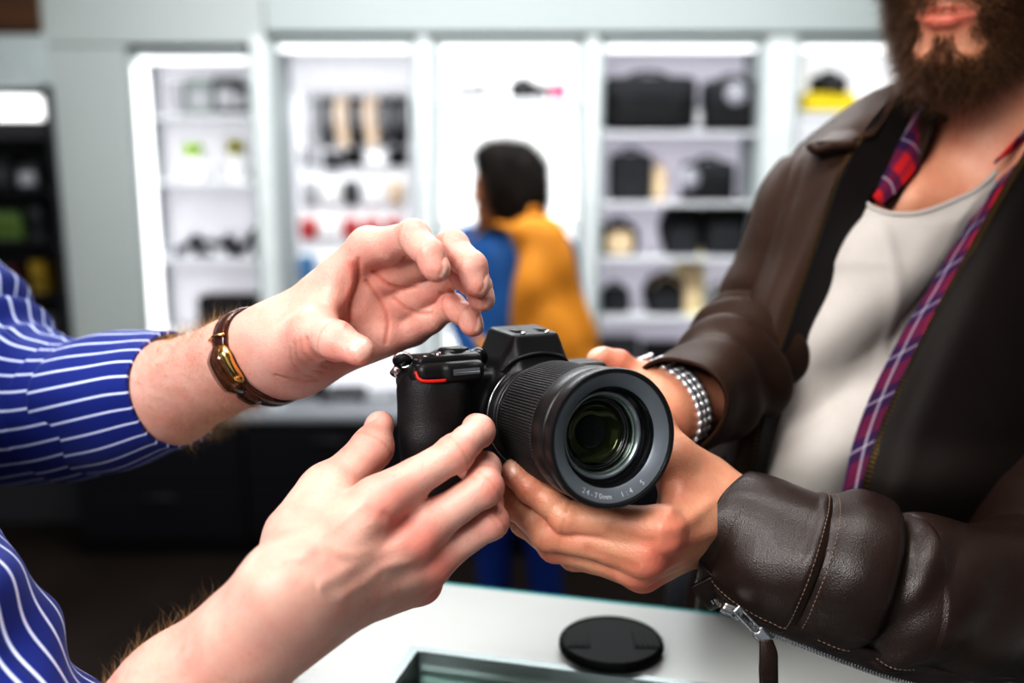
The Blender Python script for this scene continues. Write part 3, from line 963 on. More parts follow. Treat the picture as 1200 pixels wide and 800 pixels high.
BLACK_BODY = mat('camera_shell', (.015, .015, .016), .40, bump=(1500, .25, .0004))
BLACK_RUB = mat('camera_grip_rubber', (.021, .020, .0215), .42, bump=(1500, .5, .0005, 1))
BLACK_GLOSS = mat('gloss_black', (.008, .008, .009), .16)
BLACK_MATTE = mat('matte_black', (.010, .010, .011), .6)
LENS_BLACK = mat('lens_barrel', (.014, .0135, .014), .36, bump=(1800, .15, .0003))
RIM_GREY = mat('lens_rim_grey', (.15, .165, .185), .42, metal=.3)
STEEL = mat('bright_steel', (.75, .75, .76), .22, metal=1)
RED = mat('red_accent', (.55, .03, .02), .4)
DARK_STEEL = mat('dark_steel', (.10, .10, .105), .35, metal=.8)
def coated_glass(name, tint, ior=1.5, rough=.02):
    m = bpy.data.materials.new(name); nt, N, L, b = nodes(m); N.remove(b)
    fr = N.new('ShaderNodeFresnel'); fr.inputs['IOR'].default_value = ior
    tr = N.new('ShaderNodeBsdfTransparent'); gl = N.new('ShaderNodeBsdfGlossy')
    gl.inputs['Color'].default_value = (*tint, 1); gl.inputs['Roughness'].default_value = rough
    mx = N.new('ShaderNodeMixShader'); L.new(fr.outputs[0], mx.inputs[0]); L.new(tr.outputs[0], mx.inputs[1]); L.new(gl.outputs[0], mx.inputs[2])
    L.new(mx.outputs[0], N['Material Output'].inputs['Surface']); return m


GLASS = coated_glass('lens_glass', (.85, 1, .8), 1.28)
COATING = mat('green_coated_glass', (.035, .042, .010), .08, metal=.6)
RING_GREY = mat('ring_grey', (.22, .24, .26), .3, metal=.6)


def bx(c, h, r): return rbox(cl(c), np.array(h) * .001, r * .001, CAM_M)
def cyl(a, b, ra, rb): return rc(cl(a), cl(b), ra * .001, rb * .001)


def build_camera():
    t = thing('mirrorless_camera', cl((0, -45, -20)),
              'black mirrorless camera with a large zoom lens, held in the hands of both men', 'camera')
    # shell: main block, viewfinder hump, mount shoulder
    body = bx((-12, -6, -20), (70, 37, 17), 6)
    def convex(planes, k):
        def fn(p):
            q = (p - CAM_O.astype(f32)) @ CAM_M.astype(f32) * f32(1000); m = None
            for n, o in planes:
                n = np.asarray(unit(n), f32); v = (q - np.asarray(o, f32)) @ n
                m = v if m is None else -smin(-m, -v, k)
            return m * f32(.001)
        return fn
    hump = convex([((0, 1, .10), (0, 53, 0)), ((0, -1, 0), (0, 10, 0)), ((.90, .42, .10), (17, 53, 0)), ((-.90, .42, .10), (-14, 53, 0)),
                   ((.0, .30, .95), (0, 46, 5)), ((0, 0, -1), (0, 0, -34)), ((-.6, .15, .6), (-17, 44, 2)), ((.6, .15, .6), (20, 44, 2))], 2.2)
    body = U(.0025, body, hump)
    body = U(.004, body, rc(cl((0, 0, -12)), cl((0, 0, -11)), .037, .0365))
    sh = U(.003, body, bx((-62, 31, -4), (24, 7, 17), 6), bx((-66, 30, -14), (19, 9, 14), 5))
    sh = SUB(.002, sh, bx((0, 0, 12), (26, 26, 10), 8))
    lo = cl((-100, -60, -60)); hi = cl((80, 70, 40)); al = np.array([cl((x, y, z)) for x in (-100, 75) for y in (-52, 62) for z in (-50, 32)])
    X, Q, N = sdf_mesh(sh, al.min(0), al.max(0), .0013)
    shell = ob('body_shell', mesh_np('body_shell', X, quads=Q), BLACK_BODY, t)
    # rubber grip
    g = U(.010, chain([cl((-74, 22, 1)), cl((-74, -6, 2)), cl((-73, -36, -1))], [.0165, .0160, .0150], .004),
          bx((-66, -6, -8), (20, 34, 12), 7))
    g = U(.006, g, chain([cl((-60, 22, 4)), cl((-60, -36, -4))], [.013, .012]))
    X, Q, N = sdf_mesh(g, al.min(0), al.max(0), .0013)
    grip = ob('grip', mesh_np('grip', X, quads=Q), BLACK_RUB, t)
    # memory-card door seam on the side of the grip
    b = MB(); b.tube([cl(p) for p in ((-89.6, 14, -4), (-90.2, -4, -3), (-89.0, -24, -6))], .0006, 6)
    b.tube([cl(p) for p in ((-88.2, 12, -9.5), (-89.0, -4, -9)) ], .0009, 6)
    b.build('card_door_seam', BLACK_GLOSS, grip)
    # control housing above the grip with the front dial
    h = U(.002, bx((-61, 34, 2), (22, 6.0, 14), 5), bx((-54, 33, 6), (13, 6, 12), 4))
    X, Q, N = sdf_mesh(h, al.min(0), al.max(0), .0011)
    hous = ob('control_housing', mesh_np('control_housing', X, quads=Q), BLACK_BODY, t)
    b = MB(); rib = lambda i, a: 1 + .035 * np.sign(np.sin(a * 20)) if i in (1, 2) else 1.0
    fr = lambda G: cl(np.stack([G[..., 2] - 53, G[..., 0] * .55 + 33.5, G[..., 1] * .55 + 15.0], -1))
    b.lathe([(0.1, -8.5), (6.6, -8.5), (6.6, 8.5), (.1, 8.5)], fr, 80, rib)
    b.build('front_dial', RING_GREY, hous, smooth=False)
    # red accent line under the shutter button
    b = MB(); b.tube(catmull([cl(p) for p in ((-83.3, 35, 12), (-82.2, 31, 14.6), (-78, 29.4, 16.4), (-66, 29.2, 17.4))], 24), .0011, 8)
    b.build('red_accent', RED, hous)
    # top plate island, dial, shutter and buttons
    top = U(.003, bx((-60, 40, -3), (21, 3.5, 14), 3), bx((-52, 41, -5), (12, 4, 12), 4))
    X, Q, N = sdf_mesh(top, al.min(0), al.max(0), .0011)
    tp = ob('top_plate', mesh_np('top_plate', X, quads=Q), BLACK_BODY, t)
    b = MB(); fr = lambda G: cl(np.stack([G[..., 0] - 53, G[..., 2] + 43.5, G[..., 1] - 4], -1))
    b.lathe([(.1, 3.6), (8, 3.5), (9.5, 2.6), (9.8, 0), (9.8, -2)], fr, 48, lambda i, a: 1 + .02 * np.sign(np.sin(a * 24)) if i > 1 else 1.0)
    b.build('command_dial', BLACK_BODY, tp)
    b = MB(); fr = lambda G: cl(np.stack([G[..., 0] - 73, G[..., 2] + 42.5, G[..., 1] + 4], -1))
    b.lathe([(.1, 2.6), (4.2, 2.4), (5.0, 1.4), (5.2, -2)], fr, 32)
    b.build('shutter_button', DARK_STEEL, tp)
    for x, z in ((-66, 5), (-62, -10), (-44, 4)):
        b = MB(); b.ball(clm(x, 43.6, z), .0021, 8, 12); b.build('button', STEEL if x == -66 else RING_GREY, tp)
    # strap lug with split ring
    b = MB(); c0 = np.array([-85, 40, -6.0])
    b.tube([cl(c0 + (6, -3, 0)), cl(c0 + (0, 0, 0)), cl(c0 + (-3, 2, 2))], .0028, 10)
    lug = b.build('strap_lug', STEEL, t)
    b = MB(); a = np.linspace(0, 2 * np.pi, 28)
    b.tube([cl(c0 + (-1 + 5.0 * math.cos(q), 1 + 4.4 * math.sin(q), 3 + 2.5 * math.cos(q))) for q in a], .0011, 8, cap=False)
    b.tube([cl(c0 + (-4, -3, 3)), cl(c0 + (-8, -7, 5))], .0030, 10)
    b.build('split_ring', STEEL, lug)
    b = MB(); b.tube([cl(c0 + (-6, 0, 1)), cl(c0 + (-1, 3, 5)), cl(c0 + (3, 0, 5))], .0026, 8)
    b.build('lug_cap', BLACK_MATTE, lug)
    b = MB(); b.tube([cl((55, 24, -14)), cl((60, 25, -12))], .0024, 10); b.build('strap_lug', STEEL, t)
    # viewfinder side knob, hot shoe
    b = MB(); b.ball(clm(-31, 38, -18), (.0065, .0060, .0065), 12, 16); b.build('diopter_knob', BLACK_GLOSS, t)
    b = MB()
    for x in (-8, 10): b.box((x - 2.0, 53.2, -22), (x + 2.0, 54.8, -4), cl)
    b.box((-8, 53.0, -22), (10, 53.6, -5), cl)
    b.build('hot_shoe', DARK_STEEL, t, smooth=False)
    for x in (-7, 10):
        b = MB(); b.ball(clm(x, 53.0, 0.5), (.0020, .0012, .0014), 8, 12, CAM_M); b.build('shoe_stop', STEEL, t)
    # lens release button and the raised frame of the hump
    b = MB(); b.ball(clm(-39, -4, 1), (.0035, .0052, .0030), 10, 14, CAM_M); b.build('lens_release', BLACK_GLOSS, t)
    b = MB(); b.tube(catmull([cl(p) for p in ((-24, 30, 3.5), (-17, 37, 7.4), (0, 40.5, 8.6), (17, 37, 7.4), (24, 30, 3.5))], 32), .0012, 8)
    b.build('hump_edge', BLACK_BODY, t)
    # ---- lens
    Z = LENS_LEN
    fl = lambda G: cl(G)
    b = MB()
    b.lathe([(20, 0), (35.2, 0), (35.6, 1.2), (35.2, 2.6), (33.0, 3.2), (32.6, 6), (33.3, 6.6), (33.3, 9), (32.4, 9.6), (32.4, 16), (33.8, 17), (34.4, 24),
             (35.2, 26), (36.2, 27)], fl, 128)
    lens = b.build('zoom_lens', LENS_BLACK, t, auto=.7)
    b = MB(); b.lathe([(33.9, 2.5), (34.9, 2.5), (34.9, 3.3), (33.9, 3.3)], fl, 96, closed=True); b.build('mount_ring', STEEL, lens)
    b = MB(); b.lathe([(33.2, 15.0), (33.9, 15.2), (33.9, 15.8), (33.2, 16)], fl, 96, closed=True); b.build('silver_line', DARK_STEEL, lens)
    b = MB(); n = 128 * 8
    zr = [26.6, 27.6] + list(np.linspace(28.4, Z - 30, 10)) + [Z - 29]
    prof = [(35.4, zr[0]), (36.5, zr[1])] + [(37.2 + .15 * math.sin(i), z) for i, z in enumerate(zr[2:-1])] + [(36.2, zr[-1])]
    b.lathe(prof, fl, n, lambda i, a: 1 + .0085 * np.clip(np.sin(a * 128) * 1.8, -1, 1) if 2 <= i <= len(prof) - 2 else 1.0)
    b.build('zoom_ring', BLACK_RUB, lens, auto=.8)
    b = MB()
    b.lathe([(36.2, Z - 29.5), (37.6, Z - 28.5), (38.6, Z - 26), (38.8, Z - 13), (38.4, Z - 12), (37.7, Z - 11.4), (37.7, Z - 10.2), (38.8, Z - 9.4), (39.3, Z - 8),
             (39.3, Z - 1.2), (38.8, Z - .2), (37.9, Z), (37.0, Z - .4), (36.5, Z - 1.6)], fl, 160)
    b.build('front_barrel', LENS_BLACK, lens, auto=.7)
    b = MB(); b.lathe([(36.6, Z - 1.5), (36.0, Z - 1.2), (29.2, Z - 4.2), (28.4, Z - 5.2)], fl, 160)
    b.build('front_rim', RIM_GREY, lens, auto=.7)
    b = MB(); b.lathe([(28.5, Z - 5.0), (28.2, Z - 8), (27.6, Z - 8.4), (27.2, Z - 13), (25.2, Z - 14)], fl, 128)
    b.lathe([(22.2, Z - 17), (21.0, Z - 18), (19.5, Z - 22), (18.5, Z - 23), (17.5, Z - 29), (15.5, Z - 30), (14.8, Z - 36), (12, Z - 37), (11.5, Z - 46), (.1, Z - 47)], fl, 96)
    b.build('inner_tube', BLACK_GLOSS, lens, auto=.5)
    b = MB(); b.lathe([(25.4, Z - 13.6), (24.6, Z - 12.6), (23.2, Z - 13.2), (22.4, Z - 15.4), (22.2, Z - 17.2)], fl, 128)
    b.build('retaining_ring', RING_GREY, lens)
    def dome(name, r, z, bulge, m, back=None):
        b = MB(); pr = [(max(.05, r * math.sin(q)), z + bulge * (math.cos(q) - 1)) for q in np.linspace(.02, math.pi / 2, 18)]
        if False: pr = pr + [(r, z - bulge - 1.0)] + [(max(.05, r * (1 - q)), z - bulge - 1.0 - back * 0) for q in np.linspace(.02, 1, 10)]
        b.lathe(pr, fl, 96); return b.build(name, m, lens)
    dome('front_element', 22.6, Z - 11.5, 5.0, GLASS)
    dome('inner_element', 17.4, Z - 28, -5.0, COATING)
    dome('iris', 9.5, Z - 26.0, .4, BLACK_GLOSS)
    for zz, r in ((Z - 21, 19.6), (Z - 19.4, 20.6)):
        b = MB(); a = 96; b.lathe([(r, zz), (r - .5, zz + .5), (r - .9, zz)], fl, 96); b.build('inner_ring', DARK_STEEL, lens)
    # engraved lettering on the rim
    ring_text('24-70mm  1:4  S', lens, 32.6, Z - 2.45, 4.0, -90)
    return t


def ring_text(s, parent, r, z, size, mid):
    w = MAT_TEXT = mat('white_lettering', (.55, .57, .6), .5)
    b = MB(); step = size * .70 / r
    for i, ch in enumerate(s):
        if ch == ' ': continue
        a = math.radians(mid) + (i - (len(s) - 1) / 2) * step
        if mid > 0: a = math.radians(mid) - (i - (len(s) - 1) / 2) * step
        me = text_mesh(ch, size)
        V = np.zeros(len(me.vertices) * 3); me.vertices.foreach_get('co', V); V = V.reshape(-1, 3)
        V[:, 0] -= (V[:, 0].max() + V[:, 0].min()) / 2 if len(V) else 0
        V[:, 1] -= size * .35
        rad = np.array([math.cos(a), math.sin(a)]); tan = np.array([-math.sin(a), math.cos(a)])
        up = -rad if mid < 0 else rad; rt = tan if mid < 0 else -tan
        slope = 3.0 / 6.8
        dr = V[:, 1] * (1 if mid > 0 else -1)
        L = np.stack([rad[0] * r + rt[0] * V[:, 0] + up[0] * V[:, 1], rad[1] * r + rt[1] * V[:, 0] + up[1] * V[:, 1], z + dr * slope + .12], 1)
        b.add(cl(L), FF=[list(p.vertices) for p in me.polygons])
    return b.build('rim_lettering', w, parent, smooth=False)


def text_mesh(s, size, align='LEFT'):
    c = bpy.data.curves.new('lettering', 'FONT'); c.body = s; c.size = size; c.align_x = align
    o = bpy.data.objects.new('lettering_tmp', c); COL.objects.link(o)
    dg = bpy.context.evaluated_depsgraph_get(); dg.update()
    me = bpy.data.meshes.new_from_object(o.evaluated_get(dg))
    bpy.data.objects.remove(o); return me
# ------------------------------------------------------------------ customer (right): leather jacket, beard, both hands on the lens
mL_W = P(843, 605, .640); mL_E = P(1120, 700, .622)
mL_f = {
    'index': [P(772, 618, .580), P(664, 606, .592), P(622, 572, .598), P(599, 549, .600)],
    'middle': [P(753, 646, .585), P(642, 625, .600), P(606, 592, .612), P(590, 570, .618)],
    'ring': [P(742, 660, .598), P(650, 640, .616), P(614, 612, .630), P(598, 592, .636)],
    'little': [P(748, 668, .618), P(672, 652, .636), P(640, 632, .650), P(622, 615, .656)]}
mL_t = [P(822, 566, .640), P(787, 538, .622), P(768, 496, .634), P(742, 466, .652)]
handM = Hand(mL_W, mL_E, mL_f, mL_t, -1, scale=1.05, tendons=.0012, arm=(.0300, .0315, .033), arm_mid=P(960, 668, .616), h=.0012,
             nails={'index': cv(-.55, .55, .6), 'thumb': cv(.2, .8, .2)})
mR_W = P(782, 480, .704); mR_E = P(905, 418, .815)
mR_f = {
    'index': [P(752, 446, .712), P(725, 425, .706), P(708, 420, .704), P(697, 420, .703)],
    'middle': [P(750, 466, .702), P(712, 458, .685), P(690, 470, .690), P(680, 476, .695)],
    'ring': [P(752, 484, .708), P(715, 480, .692), P(695, 490, .697), P(686, 496, .702)],
    'little': [P(757, 500, .714), P(725, 500, .700), P(706, 506, .704), P(698, 510, .708)]}
mR_t = [P(786, 468, .715), P(765, 456, .730), P(740, 448, .735), P(722, 448, .735)]
handM2 = Hand(mR_W, mR_E, mR_f, mR_t, 1, scale=.95, arm=(.0270, .031, .038), h=.0018)
for pts, w, dp, rd, dk in (
        ([(800, 560), (790, 590), (776, 612)], .004, -.0010, .15, 0), ([(830, 590), (800, 615), (776, 622)], .004, -.0012, .1, 0),
        ([(835, 625), (800, 640), (762, 648)], .004, -.0010, .1, 0), ([(762, 634), (740, 630), (716, 622)], .003, .0010, .15, .15),
        ([(742, 664), (716, 655), (690, 645)], .003, .0010, .15, .15)):
    handM.crease(pts, .600, w, dp, rd, dk)

def PM(px, py, d):
    if py > 630 and d > .74: d += (py - 630) * .0020
    return P(px, py, d if d < .62 else .62 + (d - .62) * .65)


LEATHER = mat('brown_leather', (.018, .0095, .0072), .33, spec=.5, bump=(1300, .30, .0006, 1), noise=(30, .25), coat=.05)
LEATHER_DARK = mat('dark_leather_lining', (.012, .009, .009), .55, bump=(700, .4, .0007, 1))
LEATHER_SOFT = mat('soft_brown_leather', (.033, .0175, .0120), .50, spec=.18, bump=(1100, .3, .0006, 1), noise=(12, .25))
TSHIRT = mat('white_jersey', (.45, .415, .39), .9, spec=.15, bump=(1800, .25, .0005), noise=(40, .04), sheen=.2)
PLAID = plaid_mat('plaid_flannel')
THREAD = mat('tan_thread', (.20, .14, .11), .7)
ZIP_BRASS = mat('brass_zip', (.34, .22, .09), .4, metal=1)
ZIP_STEEL = mat('nickel_zip', (.55, .55, .56), .25, metal=1)
BEARD = hair_mat('beard_hair', (.022, .011, .006), (.22, .105, .045), .4)
DARK_HAIR = hair_mat('dark_brown_hair', (.02, .012, .008), (.05, .03, .018))
DENIM_DARK = mat('dark_trousers', (.015, .016, .022), .85, bump=(1500, .3, .0006))


def stitches(name, pts, m, parent, gap=.0030, L=.0021, r=.00042):
    pts = np.asarray(pts); s = np.concatenate([[0], np.linalg.norm(np.diff(pts, axis=0), axis=1).cumsum()])
    b = MB(); k = 0.0
    f = lambda q: np.array([np.interp(q, s, pts[:, i]) for i in range(3)])
    while k + L < s[-1]:
        b.tube([f(k), f(k + L * .5), f(k + L)], [r * .7, r, r * .7], 5); k += gap
    return b.build(name, m, parent)


def zipper(name, pts, nrm, m, parent, pitch=.0030, w=.0030, h=.0014, t=.0014):
    """row of metal teeth along a line; nrm = direction the teeth stand out along"""
    pts = np.asarray(pts); s = np.concatenate([[0], np.linalg.norm(np.diff(pts, axis=0), axis=1).cumsum()])
    nrm = np.asarray(nrm, float); b = MB(); k = 0.0
    while k < s[-1] - .001:
        i = min(np.searchsorted(s, k, 'right') - 1, len(pts) - 2); f = (k - s[i]) / (s[i + 1] - s[i] + 1e-9)
        p = pts[i] * (1 - f) + pts[i + 1] * f; T = unit(pts[i + 1] - pts[i])
        n = nrm if nrm.ndim == 1 else nrm[i]
        n = unit(n - T * (n @ T)); bt = np.cross(T, n)
        M = lambda V: p + V[:, :1] * T + V[:, 1:2] * n + V[:, 2:] * bt
        b.box((-t / 2, -w / 2, -h / 2), (t / 2, w / 2, h / 2), M)
        k += pitch
    return b.build(name, m, parent, smooth=False)


def cloth(name, rows, NU, NV, m, parent, thick=.0022, disp=None, px=PM, fold=False):
    G = patch(rows, NU, NV, px)
    if disp is not None:
        n = gnormals(G); s = np.sign((n * (np.array([0, 0, CAMZ]) - G)).sum(2))[..., None]
        fade = np.clip(np.sin(np.linspace(0, np.pi, NV)) * 1.8, 0, 1)[None, :, None] if fold else 1.0
        G = G + n * s * (disp(G)[..., None] - (.006 if fold else 0)) * fade
    b = MB(); b.grid(G, uv=guv(G)); o = b.build(name, m, parent)
    if thick:
        md = o.modifiers.new('thickness', 'SOLIDIFY'); md.thickness = thick; md.offset = 0
    return o, G


def pxy(G):
    """photo pixel coordinates of points (used to lay out folds)"""
    q = G - np.array([0, 0, CAMZ]); d = -(q @ CAMBACK)
    return 600 + (q @ CAMRIGHT) / d * F, 400 - (q @ CAMUP) / d * F


def build_customer():
    t = thing('person', (.36, 1.0, 0), 'bearded person at the right in an open brown leather jacket, cradling the lens', 'person')
    # ---- head
    mouth = PM(1107, 17, .800)
    f_ = cv(-.60, -.20, .77); up = unit(cv(.10, 1, .05)); up = unit(up - f_ * (up @ f_)); sd = np.cross(f_, up)
    Rm = np.stack([sd, f_, up], 1)
    ho = mouth - Rm @ (np.array([0, 95, -76]) * .00095)
    nb = PM(1172, 190, .965)
    hf, g = head_fn(ho, Rm, .95, nb, (.052, .053))
    shl, shr = PM(985, 265, .985), PM(1345, 235, 1.02)
    tor = U(.03, rc(nb, nb + (0, 0, -.02), .052, .056), rc(shl, PM(1160, 225, .99), .046, .054), rc(PM(1160, 225, .99), shr, .054, .046),
            chain([PM(1150, 300, 1.0), PM(1090, 480, .965), PM(1050, 700, .96)], [.052, .056, .055], .03))
    tor = U(.020, tor, rc(PM(1070, 236, .955), PM(1120, 240, .955), .030, .032))
    col1 = rc(PM(1072, 232, .918), PM(1160, 208, .925), .007, .007)      # collar bones
    col2 = rc(PM(1072, 232, .918), PM(1005, 214, .935), .007, .007)
    tor = U(.012, tor, col1)
    bodyf = U(.022, hf, tor)
    pts = np.array([ho - .16, ho + .16, shl - .1, shr + .1, PM(1050, 760, .96) - .12])
    X, Q, N = sdf_mesh(bodyf, pts.min(0), pts.max(0), .0032)
    # colours: lips, beard shade, warm cheeks
    q = (X - ho) @ Rm * (1000 / .95)
    inl = lambda c, r: (((q - np.array(c)) / np.array(r)) ** 2).sum(1)
    lips = np.clip(1.3 - inl((0, 94, -78), (26, 14, 11.0)), 0, 1)
    line = np.clip(1 - inl((0, 96, -75.6), (26, 14, 1.8)), 0, 1)
    beardmask = ((q[:, 2] < -48 + .30 * np.abs(q[:, 0]) * (np.abs(q[:, 0]) > 30)) & (q[:, 2] > -150) & (q[:, 1] > -6) & (inl((0, 94, -79), (26, 18, 11)) > 1)
                 & (inl((17, 90, -96), (11, 24, 9)) > 1) & (inl((-17, 90, -96), (11, 24, 9)) > 1))
    beardmask &= ~((q[:, 2] < -112) & (q[:, 1] < 30)) & (q[:, 2] > -132)
    red = .16 + lips * .75 + .25 * np.exp(-inl((0, 100, -38), (18, 20, 14)))
    dark = beardmask * .5 + line * .7
    pieces = [handM.mesh(), handM2.mesh(), (X, Q, np.stack([np.clip(red, 0, .9), 0 * red, np.clip(dark, 0, .8)], 1))]
    body = join_body('body', pieces, SKIN_TAN, t)
    # ---- beard
    g_ = np.random.default_rng(5)
    idx = np.where(beardmask)[0]; idx = g_.choice(idx, 15000, replace=True)
    jit = g_.normal(size=(len(idx), 3)) * .0013
    qq = q[idx]; N_ = N[idx]
    L = .019 + .016 * np.clip((-qq[:, 2] - 80) / 40, 0, 1)
    L = np.where((np.abs(qq[:, 0]) < 32) & (qq[:, 2] > -72) & (qq[:, 1] > 60), .015, L) * g_.uniform(.55, 1.1, len(idx))
    down = -Rm[:, 2]
    outw = np.sign(qq[:, 0])[:, None] * Rm[:, 0][None] * np.clip(np.abs(qq[:, 0]) / 30, 0, 1)[:, None]
    must = ((qq[:, 2] > -74) & (np.abs(qq[:, 0]) < 34))[:, None]
    dirs = N_ * .55 + down * .75 + np.where(must, outw * .8 - N_ * .15, outw * .1) + g_.normal(size=(len(idx), 3)) * .25
    strands('beard', X[idx] + jit - N_ * .001, dirs, L, .00017, BEARD, t, curl=.45, seed=8, seg=4)
    # hair on the head (outside the frame) and eyebrows
    im = np.where(((q[:, 2] > 45) | ((q[:, 1] < -15) & (q[:, 2] > -45))) & (q[:, 2] > -60))[0]; im = g_.choice(im, 5000, replace=True)
    strands('hair', X[im] + g_.normal(size=(len(im), 3)) * .0015, N[im] * .6 + Rm[:, 1] * -.5 + Rm[:, 2] * .2, g_.uniform(.02, .04, len(im)), .00018, DARK_HAIR, t, seed=2, seg=3)
    im = np.where((np.abs(np.abs(q[:, 0]) - 32) < 17) & (np.abs(q[:, 2] - 17) < 4.5) & (q[:, 1] > 70))[0]
    if len(im):
        im = g_.choice(im, 500, replace=True)
        for sg in (-1, 1):
          j = im[np.sign(q[im, 0]) == sg]
          strands('eyebrow', X[j] + g_.normal(size=(len(j), 3)) * .001, N[j] * .4 + Rm[:, 0] * sg + Rm[:, 2] * .3, .008, .00012, DARK_HAIR, t, seed=3, seg=3)

    # ---- t-shirt
    def ts(G):
        x, y = pxy(G)
        w = (x + y * 1.05) / 62.0
        f = .0135 * np.sin(w + .9 * np.sin(y / 70.)) * np.clip((y - 250) / 60, 0, 1) + .0040 * np.sin((x + y * 1.5) / 31. + 1)* np.clip((y - 260) / 60, 0, 1)
        f += .0030 * np.exp(-((x - 1030 - (y - 245) * .2) / 12) ** 2) * np.clip((y - 240) / 40, 0, 1)
        return f
    rows = [[(965, 190, .950), (1000, 221, .905), (1030, 243, .885), (1075, 247, .876), (1122, 231, .876), (1176, 199, .880), (1240, 140, .93)],
            [(960, 250, .92), (990, 262, .893), (1026, 275, .875), (1070, 280, .868), (1112, 264, .868), (1155, 240, .874), (1225, 210, .92)],
            [(930, 330, .905), (962, 338, .885), (1000, 342, .866), (1042, 340, .862), (1082, 330, .868), (1120, 320, .884), (1180, 310, .93)],
            [(885, 430, .880), (918, 432, .862), (958, 430, .846), (1000, 424, .842), (1040, 414, .850), (1075, 405, .868), (1130, 400, .91)],
            [(845, 560, .860), (880, 560, .846), (920, 555, .832), (960, 550, .828), (995, 545, .838), (1028, 540, .856), (1085, 535, .90)],
            [(815, 720, .850), (850, 720, .838), (890, 716, .826), (930, 712, .824), (970, 708, .836), (1005, 704, .856), (1060, 700, .90)],
            [(795, 860, .850), (830, 860, .84), (870, 858, .83), (910, 856, .83), (950, 852, .84), (985, 850, .86), (1040, 850, .90)]]
    tee, G = cloth('t_shirt', rows, 120, 110, TSHIRT, t, .0016, ts, fold=True)
    b = MB(); e = G[0, 14:-14] + cv(0, .1, 1) * .0008; b.tube(e, .0021, 8); b.build('neck_binding', TSHIRT, tee)
    # ---- plaid shirt: right front and both collar leaves
    wr = lambda G: .0022 * vnoise(G, 70, 4)
    shirt, G = cloth('plaid_shirt', [
        [(1158, 222, 0.8930), (1180, 200, 0.8830), (1206, 176, 0.8780), (1240, 150, 0.8880)],
        [(1108, 306, 0.8680), (1130, 292, 0.8600), (1160, 275, 0.8560), (1200, 262, 0.8680)],
        [(1048, 408, 0.8400), (1072, 400, 0.8330), (1100, 392, 0.8300), (1140, 388, 0.8430)],
        [(1006, 500, 0.8260), (1028, 500, 0.8190), (1052, 498, 0.8170), (1095, 496, 0.8330)],
        [(982, 600, 0.8180), (1000, 602, 0.8120), (1022, 604, 0.8100), (1065, 604, 0.8280)],
        [(960, 720, 0.8160), (978, 722, 0.8100), (1000, 724, 0.8080), (1045, 724, 0.8260)]], 90, 30, PLAID, t, .0018, wr)
    cloth('left_front', [
        [(962, 222, .930), (988, 216, .920), (1012, 214, .916), (1030, 222, .915)],
        [(955, 280, .915), (980, 276, .902), (996, 274, .896), (1006, 278, .895)],
        [(925, 345, .89), (948, 344, .879), (962, 342, .874), (970, 345, .874)],
        [(880, 440, .87), (905, 440, .857), (918, 440, .852), (926, 442, .851)],
        [(838, 565, .85), (862, 565, .842), (876, 565, .838), (884, 566, .837)]], 60, 16, PLAID, shirt, .0018, wr)
    cloth('collar', [
        [(1075, 110, .955), (1090, 122, .950), (1098, 138, .945)],
        [(1052, 150, .935), (1070, 170, .918), (1080, 190, .914)],
        [(1024, 190, .920), (1040, 212, .902), (1054, 222, .899)],
        [(1010, 212, .922), (1022, 230, .902), (1034, 240, .899)]], 40, 20, PLAID, shirt, .002, wr)
    cloth('collar', [
        [(1260, 95, .93), (1235, 120, .90), (1215, 150, .885)],
        [(1225, 130, .895), (1200, 155, .870), (1185, 178, .866)],
        [(1200, 160, .88), (1178, 180, .864), (1166, 192, .862)]], 30, 20, PLAID, shirt, .002, wr)

    # ---- leather jacket
    def pan(G):
        x, y = pxy(G)
        return .0030 * vnoise(G, 26, 1) + .0016 * vnoise(G, 60, 2)
    rowsL = [  # zip edge -> arm seam -> round to the back
        [(1062, 96, .965), (1020, 112, .975), (975, 140, .99), (935, 172, 1.005), (905, 215, 1.07)],
        [(1012, 158, .905), (985, 168, .912), (950, 182, .928), (918, 206, .955), (890, 262, 1.06)],
        [(983, 205, .880), (960, 222, .884), (930, 240, .900), (905, 258, .93), (872, 320, 1.05)],
        [(960, 272, .866), (938, 288, .868), (912, 300, .884), (890, 312, .92), (858, 370, 1.04)],
        [(930, 360, .848), (910, 366, .848), (890, 372, .858), (872, 378, .90), (845, 420, 1.02)],
        [(902, 450, .832), (886, 454, .830), (872, 458, .838), (858, 462, .88), (835, 500, 1.0)],
        [(878, 560, .820), (868, 562, .818), (858, 565, .826), (846, 570, .868), (825, 600, .99)],
        [(850, 720, .815), (842, 722, .813), (834, 724, .82), (822, 726, .86), (800, 740, .98)],
        [(828, 860, .82), (820, 860, .818), (812, 862, .825), (800, 864, .86), (780, 870, .98)]]
    jacket, GL = cloth('leather_jacket', rowsL, 140, 70, LEATHER_SOFT, t, .003, pan)
    # facing turned in behind the zip
    cloth('front_facing', [
        [(1064, 96, .964), (1078, 112, .955), (1090, 132, .950)],
        [(1014, 157, .905), (1038, 172, .914), (1056, 190, .918)],
        [(985, 205, .880), (1008, 216, .895), (1022, 228, .901)],
        [(962, 272, .866), (984, 278, .882), (998, 282, .890)],
        [(932, 360, .848), (950, 364, .862), (962, 366, .868)],
        [(904, 450, .832), (916, 452, .844), (926, 454, .850)],
        [(880, 560, .820), (888, 562, .830), (895, 563, .836)],
        [(852, 720, .815), (860, 722, .824), (866, 724, .830)]], 90, 16, LEATHER_DARK, jacket, .002, None)
    e = patch([[c, c, c] for c in [r[0] for r in rowsL[1:8]]], 120, 3, PM)[:, 0] - CAMBACK * -.003
    zipper('front_zip', e + CAMRIGHT * -.001, CAMRIGHT, mat('dull_brass_zip', (.13, .08, .035), .45, metal=.9), jacket, pitch=.0036, w=.0028, t=.0018)
